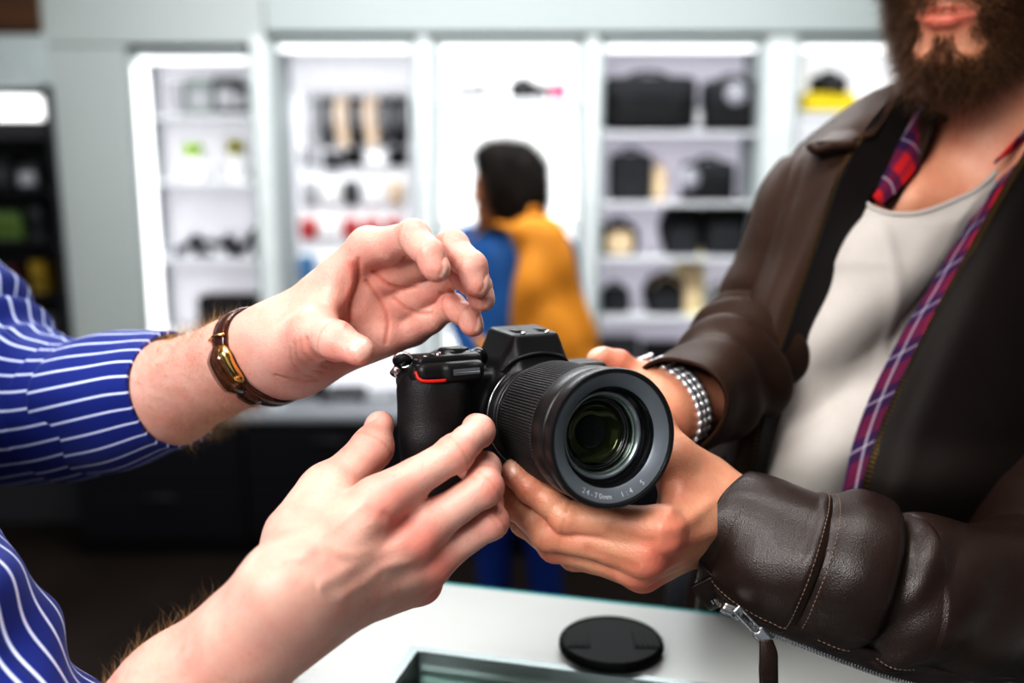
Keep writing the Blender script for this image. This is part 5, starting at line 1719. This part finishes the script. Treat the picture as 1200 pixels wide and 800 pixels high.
def bottle_item(px, py, w, h, label, lid):
    p, W, H = place(px, py, w, h)
    t = thing('cleaning_bottle', p, label, 'bottle', 'white bottles on the second shelf')
    r = W * .42
    b = MB(); b.lathe([(.0001, 0), (r, 0), (r * 1.02, H * .05), (r, H * .55), (r * .45, H * .68), (.0001, H * .68)], lambda G: p + G, 24); b.build('bottle', TAG_WHITE, t, auto=.7)
    b = MB(); sbox(b, p + (0, 0, H * .82), (r * .9, r * .9, H * .17), .5); b.build('cap', lid, t)
    return t


def build_bays():
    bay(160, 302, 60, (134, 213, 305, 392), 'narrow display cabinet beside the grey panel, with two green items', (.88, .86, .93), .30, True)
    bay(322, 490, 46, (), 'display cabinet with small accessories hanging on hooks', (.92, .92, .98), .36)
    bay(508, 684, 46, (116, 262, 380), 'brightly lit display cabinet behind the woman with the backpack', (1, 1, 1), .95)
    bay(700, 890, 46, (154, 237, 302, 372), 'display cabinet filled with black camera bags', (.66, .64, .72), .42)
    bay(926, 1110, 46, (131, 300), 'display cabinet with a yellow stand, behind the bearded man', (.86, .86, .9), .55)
    for i, (a, b_) in enumerate(((302, 322), (490, 508), (684, 700), (890, 926))): pillar(a, b_, 5 + i)
    # bay of bags
    camera_bag(758, 153, 108, 66, 'largest black camera bag, at the left of the top shelf of bags')
    camera_bag(856, 153, 70, 62, 'black camera bag with a round white tag, beside the largest bag', tagpos=(.0, .66))
    round_bag(812, 152, 26, 30, 'small grey pouch between the two bags of the top shelf', GREYP, TAG_WHITE)
    camera_bag(738, 236, 50, 60, 'upright square black bag at the left of the second bag shelf', BAG_GREY)
    round_bag(770, 236, 22, 46, 'small beige pouch on the second bag shelf', BEIGE, CREAM)
    camera_bag(828, 236, 60, 50, 'wide black bag with a white tag on the second bag shelf', tagpos=(-.42, .55))
    shelf_backpack(798, 301, 44, 66, 'left black backpack of the pair on the third bag shelf')
    shelf_backpack(848, 301, 54, 72, 'right black backpack of the pair on the third bag shelf')
    round_bag(724, 301, 46, 44, 'black round pouch with a cream front, below the square bag', BAG_BLACK, CREAM)
    shelf_backpack(779, 371, 44, 52, 'small black backpack on the lowest bag shelf', accent=CREAM)
    round_bag(720, 371, 36, 40, 'dark round pouch at the left of the lowest bag shelf', BAG_GREY)
    round_bag(806, 371, 34, 92, 'tall pale yellow canvas pouch beside the small backpack', PALE_Y, CREAM)
    round_bag(840, 371, 32, 40, 'grey pouch at the right of the lowest bag shelf', GREYP, BAG_GREY)
    for k, (px, w, h, m, lb) in enumerate(((722, 48, 84, DKGREY, 'dark box on the ledge under the pouches'), (775, 46, 78, BAG_BLACK, 'black box on the ledge below the small backpack'),
                                           (830, 50, 70, GREYP, 'grey box on the ledge beside the sleeve'))):
        carton(px, 478, w, h, lb, m, group='boxes on the ledge')
    # top shelf of the bright bay
    for px, w, h, lb in ((545, 14, 14, 'short black lens at the left end of the bright shelf'), (562, 13, 16, 'second black lens from the left on the bright shelf'),
                         (580, 13, 14, 'black lens beside the small camera on the bright shelf')):
        lens_item(px, 115, w, h, lb, DKGREY)
    small_camera(613, 115, 32, 24, 'small black camera on the bright shelf above the woman')
    lens_item(636, 115, 14, 14, 'black lens between the small camera and the pink one', BAG_BLACK)
    lens_item(654, 115, 22, 15, 'pink lens at the right end of the bright shelf', PINK)
    carton(690, 300, 16, 50, 'narrow beige box standing beside the woman', BEIGE, face=CREAM)
    # bay with the yellow stand
    p, W, H = place(965, 130, 62, 20)
    t = thing('display_stand', p, 'low yellow display stand under a black camera', 'stand')
    b = MB(); b.box(p + (-W / 2, -.08, .0005), p + (W / 2, .08, H * .75)); b.build('block', YELLOW, t, smooth=False, bevel=.006)
    b = MB(); b.box(p + (-W * .46, -.075, H * .75), p + (W * .46, .075, H)); b.build('top_plate', YELLOW, t, smooth=False, bevel=.004)
    small_camera(970, 110, 42, 26, 'black camera on the yellow display stand', None)
    # narrow bay
    for px, w, h, m, lb in ((212, 20, 36, GREYP, 'pale grey box at the left of the top shelf'), (240, 30, 38, mat('sage_box', (.20, .24, .22), .5), 'sage grey box on the top shelf'),
                            (270, 26, 40, DKGREY, 'dark box on the top shelf beside the sage one'), (288, 14, 34, BAG_BLACK, 'slim black box at the right end of the top shelf')):
        carton(px, 133, w, h, lb, m, group='boxes on the top shelf')
    bottle_item(228, 212, 26, 44, 'white bottle with a bright green cap', GREEN)
    bottle_item(278, 212, 26, 48, 'white bottle with an olive green cap', mat('olive_cap', (.28, .26, .03), .5))
    for px, lb in ((246, 'white tub between the two green capped bottles'), (298, 'white tub at the right of the olive capped bottle')):
        carton(px, 212, 14, 20, lb, TAG_WHITE, group='white tubs', face=GREYP, dep=.06)
    gadget(222, 304, 36, 34, 'black gimbal leaning at the left of the third shelf', .5)
    gadget(260, 304, 36, 34, 'black gimbal in the middle of the third shelf', -.3)
    gadget(290, 304, 34, 40, 'black gimbal standing at the right of the third shelf', .9)
    carton(270, 391, 62, 46, 'large black box on the lowest shelf above the hairy forearm', BAG_BLACK, face=BAG_GREY)
    # hanging accessories
    cols = [366, 384, 402, 419, 436, 453, 470]
    ms = [GREYP, DKGREY, BEIGE, BAG_BLACK, BEIGE, DKGREY, BAG_BLACK]
    names = ['grey', 'dark grey', 'sand coloured', 'black', 'beige', 'charcoal', 'black']
    for k, (px, m, nm) in enumerate(zip(cols, ms, names)):
        hanging_strap(px, 106, 18, 66, '%s camera strap, %s in the top row of hooks' % (nm, ['first', 'second', 'third', 'fourth', 'fifth', 'sixth', 'last'][k]), m, 'straps in the top row of hooks')
    for k, (px, m, lb) in enumerate(((362, GREYP, 'grey pouch hanging at the left of the second row'), (390, DKGREY, 'dark pouch hanging second in the second row'), (414, BAG_BLACK, 'black pouch hanging in the middle of the second row'),
                                     (440, TAG_WHITE, 'white packet hanging in the second row'), (466, BAG_BLACK, 'black pouch hanging at the right of the second row'))):
        hanging_pack(px, 178 if k % 2 else 174, 23, 20, lb, m, 'pouches in the second row of hooks', 'hanging_pouch', cat='pouch')
    for k, (px, m, lb) in enumerate(((364, GREYP, 'grey packet at the left of the third row'), (388, TAG_WHITE, 'white packet second in the third row'), (412, GREYP, 'grey packet in the middle of the third row'),
                                     (438, TAG_WHITE, 'white packet right of the middle in the third row'), (464, GREYP, 'grey packet at the right of the third row'))):
        hanging_pack(px, 202, 23, 40, lb, m, 'packets in the third row of hooks', item=[GREYP, TAG_WHITE, DKGREY, TAG_WHITE, BEIGE][k])
    for k, (px, m, lb) in enumerate(((362, REDP, 'bright red packet at the left of the fourth row'), (386, TAG_WHITE, 'white packet in the fourth row beside the red ones'), (412, REDP, 'red packet in the middle of the fourth row'),
                                     (436, REDP, 'red packet right of the middle in the fourth row'), (462, REDP, 'red packet at the right end of the fourth row'))):
        hanging_pack(px, 248, 24, 34, lb, m, 'packets in the fourth row of hooks', item=m if m is REDP else None)
    for k, (px, m, lb) in enumerate(((360, BLUEP, 'blue packet below the bright red packet'), (384, TAG_WHITE, 'white packet in the lowest row of hooks'), (408, GREYP, 'grey packet in the lowest row behind the hand'))):
        hanging_pack(px, 287, 23, 48, lb, m, 'packets in the lowest row of hooks', item=m)
    # ledge: pale drawer unit and dark boxes
    carton(300, 489, 70, 44, 'pale grey case on the ledge behind the wrist', mat('pale_case', (.45, .47, .49), .5), face=GREYP, dep=.2)
    for px, w, h, m, lb in ((362, 40, 40, BAG_BLACK, 'black box on the ledge right of the pale case'), (408, 42, 36, DKGREY, 'dark grey box on the ledge behind the camera grip'), (448, 30, 32, GREYP, 'small grey box on the ledge behind the camera')):
        carton(px, 489, w, h, lb, m, group='boxes on the ledge')


def build_rack():
    """dark shelving at the far left"""
    Yr = YF - .03; xr = XP(66, Yr); xl = -2.33
    t = thing('shelf_rack', ((xl + xr) / 2, Yr, 0), 'dark open shelf rack at the far left edge', 'shelf')
    zt = ZP(100, Yr, 20)
    slab('side_panel', (xr - .02, Yr, 0), (xr, Yr + .3, zt), BLACK_BASE, t); slab('side_panel', (xl, Yr, 0), (xl + .02, Yr + .3, zt), BLACK_BASE, t)
    slab('back_panel', (xl, Yr + .28, 0), (xr, Yr + .3, zt), mat('rack_back', (.05, .048, .055), .6), t)
    slab('fascia', (xl, Yr - .002, zt), (xr, Yr + .3, ZP(40, Yr, 20)), mat('fascia_grey', (.42, .46, .46), .5), t)
    for py in (160, 222, 282, 345, 410):
        z = ZP(py, Yr, 20); slab('shelf', (xl + .021, Yr + .004, z - .015), (xr - .021, Yr + .28, z), BLACK_BASE, t)
    slab('light_box', (xl + .03, Yr + .02, ZP(140, Yr, 20)), (XP(40, Yr, 120), Yr + .1, ZP(112, Yr, 20)), glow('rack_light', (1, 1, 1), 1.6), t)
    def on(px, py, w, h, m, lb, face=None):
        p, W, H = place(px, py, w, h, Yr + .12)
        q = thing('product_box', p, lb, 'box', 'boxes on the dark rack')
        b = MB(); b.box(p + (-W / 2, -.06, .0006), p + (W / 2, .06, H)); b.build('carton', m, q, smooth=False, bevel=.004)
        b = MB(); b.box(p + (-W * .4, -.063, H * .2), p + (W * .4, -.059, H * .7)); b.build('printed_face', face or GREYP, q, smooth=False)
    on(10, 221, 26, 36, BAG_BLACK, 'black box on the upper shelf of the dark rack', DKGREY)
    on(42, 221, 24, 28, DKGREY, 'dark grey box on the upper shelf of the dark rack')
    on(18, 281, 30, 34, mat('dull_green', (.10, .16, .05), .6), 'dull green box on the dark rack', mat('moss_face', (.07, .11, .02), .6))
    on(52, 281, 16, 40, DKGREY, 'slim dark box beside the dull green one', BAG_BLACK)
    on(54, 344, 18, 40, mat('dull_yellow', (.30, .20, .02), .6), 'dull yellow box on the dark rack', mat('ochre_face', (.16, .11, .01), .6))
    on(16, 344, 26, 34, mat('maroon_box', (.08, .02, .03), .6), 'maroon box on the lower shelf of the dark rack', BAG_BLACK)
    on(48, 409, 30, 38, TAG_WHITE, 'white box on the lowest visible shelf of the dark rack', GREYP)


# ------------------------------------------------------------------ woman in the background
def build_woman():
    D = 3.0
    foot = P(604, 560, D); foot[2] = 0
    t = thing('person', foot, 'person with dark curly hair in a blue shirt, seen from behind', 'person')
    fwd = unit(np.array([-.86, .50, 0])); side = np.array([fwd[1], -fwd[0], 0]); Rm = np.stack([side, fwd, np.array([0, 0, 1.0])], 1)
    hc = P(588, 219, D); nb = P(600, 276, D)
    hf, g = head_fn(hc, Rm, .98, nb, (.048, .050))
    X, Q, N = sdf_mesh(U(.02, hf, rc(nb, nb - (0, 0, .06), .05, .07)), hc - .17, hc + .17 - np.array([0, 0, 0]), .005)
    z0 = np.zeros(len(X)); c1 = np.stack([z0 + .15, z0, z0], 1)
    # arms / hands as simple continuation, body column under the clothes
    shl, shr = P(556, 292, D + .08), P(648, 300, D - .02)
    hip = P(596, 470, D)
    el = [P(545, 370, D + .02), P(668, 375, D - .05)]; wr = [P(566, 442, D - .10), P(664, 455, D - .10)]
    tor = U(.04, rc(nb - (0, 0, .08), hip, .10, .11), chain([shl, el[0], wr[0]], [.045, .036, .026]), chain([shr, el[1], wr[1]], [.045, .036, .026]))
    hands = []
    for w, e in zip(wr, el):
        ax = unit(w - e); hands.append(U(.008, rc(w, w + ax * .08, .026, .030, fwd, .6), *[rc(w + ax * .075 + side * q, w + ax * (.15 - abs(q) * .8) + side * q * 1.2 - fwd * .01, .0085, .007) for q in (-.022, -.007, .008, .022)],
                                 rc(w + ax * .02 + fwd * .02, w + ax * .07 + fwd * .05, .011, .008)))
    legs = None; fts = []
    for k, px in enumerate((586, 628)):
        h = P(px, 480, D - .03 * k); ft = np.array([h[0] + (-.02 if k == 0 else .05), h[1], .06]); kn = (h * .5 + ft * .5) + fwd * .01; fts.append(ft)
        l = chain([h, kn, ft], [.088, .060, .044], .02); legs = l if legs is None else U(.02, legs, l)
    allb = U(.03, tor, *hands, U(.02, rc(hip, hip - (0, 0, .02), .11, .11), ))
    X2, Q2, N2 = sdf_mesh(allb, np.minimum(hip, wr[0]) - .22, np.maximum(shr, shl) + .16, .008)
    z2 = np.zeros(len(X2)); join_body('body', [(X, Q, c1), (X2, Q2, np.stack([z2, z2, z2], 1))], SKIN_BROWN, t)
    BLUE = mat('blue_cotton', (.004, .055, .17), .7, bump=(200, .3, .002), noise=(6, .2))
    JEANS = mat('blue_denim', (.005, .03, .17), .8, bump=(900, .3, .001), noise=(9, .25))
    sh = U(.04, rc(nb - (0, 0, .09), hip + (0, 0, .02), .122, .128), rc(shl, shr, .066, .066), chain([shl, el[0], wr[0] * .85 + el[0] * .15], [.068, .055, .042]), chain([shr, el[1], wr[1] * .85 + el[1] * .15], [.068, .055, .042]))
    X, Q, N = sdf_mesh(sh, np.minimum(hip, wr[0]) - .25, np.maximum(shr, shl) + .16, .008, disp=lambda X, N: .004 * vnoise(X, 35, 4))
    s = ob('shirt', mesh_np('shirt', X, quads=Q), BLUE, t)
    b = MB(); a = np.linspace(0, 2 * np.pi, 24); b.tube([nb + np.array([.062 * math.cos(q), .062 * math.sin(q), -.008]) for q in a], .019, 10, cap=False); b.build('collar', BLUE, s)
    lg = U(.03, legs, rc(hip, hip - (0, 0, .05), .128, .13))
    X, Q, N = sdf_mesh(lg, hip - np.array([.3, .3, hip[2] + .02]), hip + np.array([.35, .3, .1]), .009, disp=lambda X, N: .003 * vnoise(X, 40, 6))
    ob('jeans', mesh_np('jeans', X, quads=Q), JEANS, t)
    for ft in fts:
        b = MB(); sbox(b, ft + fwd * .06 + np.array([0, 0, -.018]), (.045, .13, .04), .6, M=Rm); b.build('shoe', TAG_WHITE, t)
    # round curly hair
    hcen = P(603, 213, D)
    hr = U(.03, ell(hcen, (.100, .105, .118)), ell(hcen + (0.008, -.01, -.055), (.090, .10, .085)), ell(P(580, 186, D - .03), (.058, .07, .046)), ell(P(586, 205, D - .085), (.035, .035, .075)))
    X, Q, N = sdf_mesh(hr, hcen - .2, hcen + .2, .005, disp=lambda X, N: .006 * vnoise(X, 140, 2) + .004 * vnoise(X, 320, 5))
    HM = mat('black_curls', (.012, .008, .006), .75, bump=(260, .6, .004)); hb = ob('hair', mesh_np('hair', X, quads=Q), HM, t)
    # a fuzz of curls around the outline
    gg = np.random.default_rng(3); i = gg.choice(len(X), 4000)
    strands('loose_curls', X[i], N[i] + gg.normal(size=(4000, 3)) * .7, gg.uniform(.012, .03, 4000), .0009, HM, hb, curl=.9, seed=4, seg=4)
    # ---- mustard backpack
    c = P(652, 366, D - .24); bk = -fwd
    bp = thing('backpack', c - np.array([0, 0, .28]), 'mustard yellow canvas backpack on the back of the woman in blue', 'backpack')
    Mb = np.stack([side, bk, np.array([0, 0, 1.0])], 1)
    def fold(X, N):
        q = (X - c) @ Mb
        return .010 * np.sin(q[:, 0] * 42 + 1.5 * np.sin(q[:, 2] * 9)) * np.clip((q[:, 2] + .22) * 3, 0, 1) * np.clip((.26 - q[:, 2]) * 4, 0, 1) + .004 * vnoise(X, 40, 3)
    L = lambda x, y, z: c + Mb @ np.array([x, y, z])
    f = U(.05, ell(L(0, 0, -.12), (.165, .105, .17), Mb), ell(L(0, -.03, .05), (.135, .080, .19), Mb), rc(L(-.05, -.07, .22), L(.05, -.07, .22), .045, .045))
    X, Q, N = sdf_mesh(f, c - .42, c + .42, .006, disp=fold); ob('sack', mesh_np('sack', X, quads=Q), ORANGE_P, bp)
    f = U(.03, ell(L(0, .080, -.16), (.115, .035, .085), Mb)); X, Q, N = sdf_mesh(f, c - .38, c + .38, .006); pk = ob('front_pocket', mesh_np('front_pocket', X, quads=Q), ORANGE_P, bp)
    for dx, shp in ((-.075, P(584, 272, D - .02)), (.085, P(640, 284, D - .10))):
        top = L(dx, -.08, .22); fr_ = shp + fwd * .10 - np.array([0, 0, .06])
        b = MB(); pts = catmull([top, top * .5 + shp * .5 + np.array([0, 0, .02]), shp + fwd * .03 + np.array([0, 0, .015]), fr_, fr_ + fwd * .03 - np.array([0, 0, .16]), L(dx * 1.6, -.10, -.16)], 30)
        G = np.stack([pts + side * .030, pts + np.array([0, 0, .004]), pts - side * .030], 1)
        b.grid(G); b.build('shoulder_strap', ORANGE_P, bp, solid=.008)
    b = MB(); a = np.linspace(0, np.pi, 14); b.tube([L(.035 * math.cos(q), -.07, .255 + .03 * math.sin(q)) for q in a], .008, 8); b.build('grab_handle', ORANGE_P, bp)
    return t


# ------------------------------------------------------------------ shop counter and what lies on it
ZC = P(715, 762, .77)[2]


def build_counter():
    a, b_ = atZ(520, 682, ZC), atZ(790, 712, ZC)
    ex = unit(b_ - a); ey = np.array([-ex[1], ex[0], 0])         # ey: toward the customer
    if ey[1] < 0: ey = -ey
    O = a; Lc = lambda x, y, z: O + ex * x + ey * y + np.array([0, 0, z])
    c1 = atZ(484, 761, ZC); q = c1 - O; cx, cy = q @ ex, q @ ey
    X0, X1, Y0 = float((atZ(402, 668, ZC) - O) @ ex), 1.05, -.62
    hx0, hx1, hy1, hy0 = cx, cx + .52, cy, cy - .36
    t = thing('shop_counter', Lc(.2, -.3, -ZC), 'white topped shop counter with a glazed display well, between the two men', 'counter')
    TOP = mat('counter_top_white', (.40, .41, .40), .28, noise=(3, .02)); GREY_IN = mat('well_lining', (.20, .22, .23), .5)
    M = lambda V: np.array([Lc(*v) for v in V])
    b = MB()
    for lo, hi in (((X0, hy1, -.030), (X1, -.004, 0)), ((X0, Y0, -.030), (X1, hy0, 0)), ((X0, hy0, -.03), (hx0, hy1, 0)), ((hx1, hy0, -.03), (X1, hy1, 0))): b.box(lo, hi, M)
    top = b.build('worktop', TOP, t, smooth=False)
    EDGE = mat('glass_edge_teal', (.06, .30, .30), .15, spec=.7)
    b = MB(); b.box((X0, -.004, -.010), (X1, 0, .0), M); b.build('edge_strip', EDGE, top, smooth=False)
    body = MB(); body.box((X0 + .03, Y0 + .03, -ZC + .08), (X1 - .03, -.05, -.16), M); body.build('carcass', BLACK_BASE, t, smooth=False)
    body = MB(); body.box((X0 + .03, -.055, -.16), (X1 - .03, -.03, -.0305), M); body.build('front_panel', BLACK_BASE, t, smooth=False)
    body = MB(); body.box((X0 + .06, Y0 + .08, -ZC), (X1 - .06, -.1, -ZC + .08), M); body.build('plinth', BLACK_BASE, t, smooth=False)
    # display well: lining, metal frame and pane
    b = MB(); w = .004
    b.box((hx0, hy0, -.155), (hx1, hy1, -.15), M); b.box((hx0 - w, hy0, -.15), (hx0, hy1, -.031), M); b.box((hx1, hy0, -.15), (hx1 + w, hy1, -.031), M)
    b.box((hx0, hy1, -.15), (hx1, hy1 + w, -.031), M); b.box((hx0, hy0 - w, -.15), (hx1, hy0, -.031), M)
    b.build('well_lining', mat('well_lining', (.20, .22, .23), .5), t, smooth=False)
    FR = mat('brushed_frame', (.22, .25, .25), .3, metal=.7); b = MB()
    fw, fz = .0055, .0025
    b.box((hx0 - .002, hy1 - fw, -.028), (hx1 + .002, hy1 + .002, fz), M); b.box((hx0 - .002, hy0 - .002, -.028), (hx1 + .002, hy0 + fw, fz), M)
    b.box((hx0 - .002, hy0 + fw, -.028), (hx0 + fw, hy1 - fw, fz), M); b.box((hx1 - fw, hy0 + fw, -.028), (hx1 + .002, hy1 - fw, fz), M)
    fr = b.build('well_frame', FR, t, smooth=False)
    b = MB(); b.box((hx0 + fw, hy0 + fw, -.008), (hx1 - fw, hy1 - fw, -.003), M); b.build('glass_pane', coated_glass('pane_glass', (.9, 1, .97), 1.25), t, smooth=False)
    # goods inside the well
    for k, (x, y, w, h, m, lb) in enumerate(((.06, -.06, .05, .05, DKGREY, 'dark box under the glass of the counter'), (.16, -.05, .09, .03, mat('taupe_box', (.24, .20, .19), .6), 'taupe box under the glass of the counter'),
                                             (.30, -.06, .08, .04, BAG_BLACK, 'black box under the glass below the lens cap'))):
        p = Lc(hx0 + x, hy1 + y, -.15)
        q = thing('product_box', p, lb, 'box', 'boxes under the counter glass')
        bb = MB(); bb.box((hx0 + x - w / 2, hy1 + y - .03, -.1495), (hx0 + x + w / 2, hy1 + y + .03, -.15 + h), M); bb.build('carton', m, q, smooth=False, bevel=.002)
        bb = MB(); bb.box((hx0 + x - w * .4, hy1 + y - .024, -.15 + h), (hx0 + x + w * .4, hy1 + y + .024, -.149 + h), M); bb.build('printed_face', GREYP, q, smooth=False)
    return Lc


def build_cap():
    c = atZ(716, 762, ZC) + np.array([0, 0, .0008]); R = .0400
    CAPM = mat('lens_cap_plastic', (.004, .004, .0045), .5, spec=.12, bump=(900, .2, .0003))
    t = thing('lens_cap', c, 'round black lens cap lying on the white counter below the lens', 'lens cap')
    b = MB(); rib = lambda i, a: 1 + .008 * np.sign(np.sin(a * 60)) if 3 <= i <= 5 else 1.0
    fr = lambda G: c + G
    b.lathe([(.0001, 0), (R * .90, 0), (R * .93, .0012), (R * .985, .0025), (R, .004), (R * .995, .0072), (R * .96, .0090), (R * .93, .0094), (R * .925, .0086), (.0001, .0086)], fr, 240, rib)
    disc = b.build('disc', CAPM, t, auto=.6)
    # pinch clips: two recessed thumb panels on either side, with ridges
    u = unit(cv(1, -.12, 0) * np.array([1, 1, 0])); v = np.array([-u[1], u[0], 0])
    M = lambda V: c + V[:, :1] * u + V[:, 1:2] * v + V[:, 2:] * np.array([0, 0, 1.0])
    for s in (-1, 1):
        b = MB(); b.box((s * R * .42, -R * .34, .0086), (s * R * .88, R * .34, .0094), M)
        o = b.build('pinch_clip', CAPM, t, smooth=False, bevel=.0006)
        b = MB()
        for k in range(4): b.box((s * R * (.47 + .1 * k) - .0006, -R * .26, .0094), (s * R * (.47 + .1 * k) + .0006, R * .26, .0101), M)
        b.build('ridges', CAPM, o, smooth=False)
    return t


# ------------------------------------------------------------------ lights
def area(name, loc, target, size, energy, col=(1, 1, 1), sy=None):
    l = bpy.data.lights.new(name, 'AREA'); l.energy = energy; l.color = col; l.size = size
    if sy: l.shape = 'RECTANGLE'; l.size_y = sy
    o = bpy.data.objects.new(name, l); COL.objects.link(o); o.location = loc
    o.rotation_euler = (Vector(target) - Vector(loc)).to_track_quat('-Z', 'Y').to_euler()
    return o


def build_lights():
    w = bpy.data.worlds.new('shop_world'); SC.world = w; w.use_nodes = True
    bg = w.node_tree.nodes['Background']; bg.inputs[0].default_value = (.80, .86, 1, 1); bg.inputs[1].default_value = .04
    area('key_light', (-.80, -.60, 2.45), (.05, .65, 1.35), .9, 34, (1, .985, .97))
    area('ceiling_light_glow', (.0, .6, 2.68), (.0, .6, 0), 1.2, 10, (1, .98, .96), .5)
    area('ceiling_light_glow', (.0, 2.6, 2.68), (0, 2.6, 0), 2.6, 60, (.96, .98, 1), .6)
    area('soft_fill', (-.2, -2.3, 1.9), (0, 1, 1.3), 2.4, 4, (.9, .95, 1), 1.4)  # added soft fill from the open side behind the camera; no window stands there
    for k, (x, y, lb) in enumerate(((-.5, 2.6, 'left ceiling light panel over the back of the shop'), (.9, 2.6, 'right ceiling light panel over the back of the shop'),
                                    (.2, .7, 'ceiling light panel above the counter'), (-1.1, -.6, 'ceiling light panel behind the counter'))):
        t = thing('ceiling_light', (x, y, 2.75), lb, 'ceiling light', 'ceiling light panels')
        slab('frame', (x - .32, y - .32, 2.725), (x + .32, y + .32, 2.748), WHITE_CAB, t)
        slab('diffuser', (x - .29, y - .29, 2.718), (x + .29, y + .29, 2.7245), glow('diffuser_light', (1, .98, .95), 4), t, 0)


def cam_setup():
    c = bpy.data.cameras.new('camera'); c.lens = 35; c.sensor_width = 36; c.clip_start = .01
    c.dof.use_dof = True; c.dof.focus_distance = .588; c.dof.aperture_fstop = 2.9; c.dof.aperture_blades = 9
    o = bpy.data.objects.new('photo_camera', c); COL.objects.link(o)
    o.location = (0, 0, CAMZ); o.rotation_euler = (math.pi / 2 - PITCH, 0, 0)
    SC.camera = o


cam_setup()
build_lights()
build_shell(); build_bays(); build_rack()
build_woman()
build_counter(); build_cap()
build_assistant(); build_watch()
build_camera()
build_customer(); build_bracelet_watch()
SC.view_settings.view_transform = 'Standard'
SC.view_settings.look = 'High Contrast'
SC.view_settings.exposure = -0.06
SC.cycles.use_denoising = True
SC.cycles.max_bounces = 8
SC.cycles.sample_clamp_indirect = 4
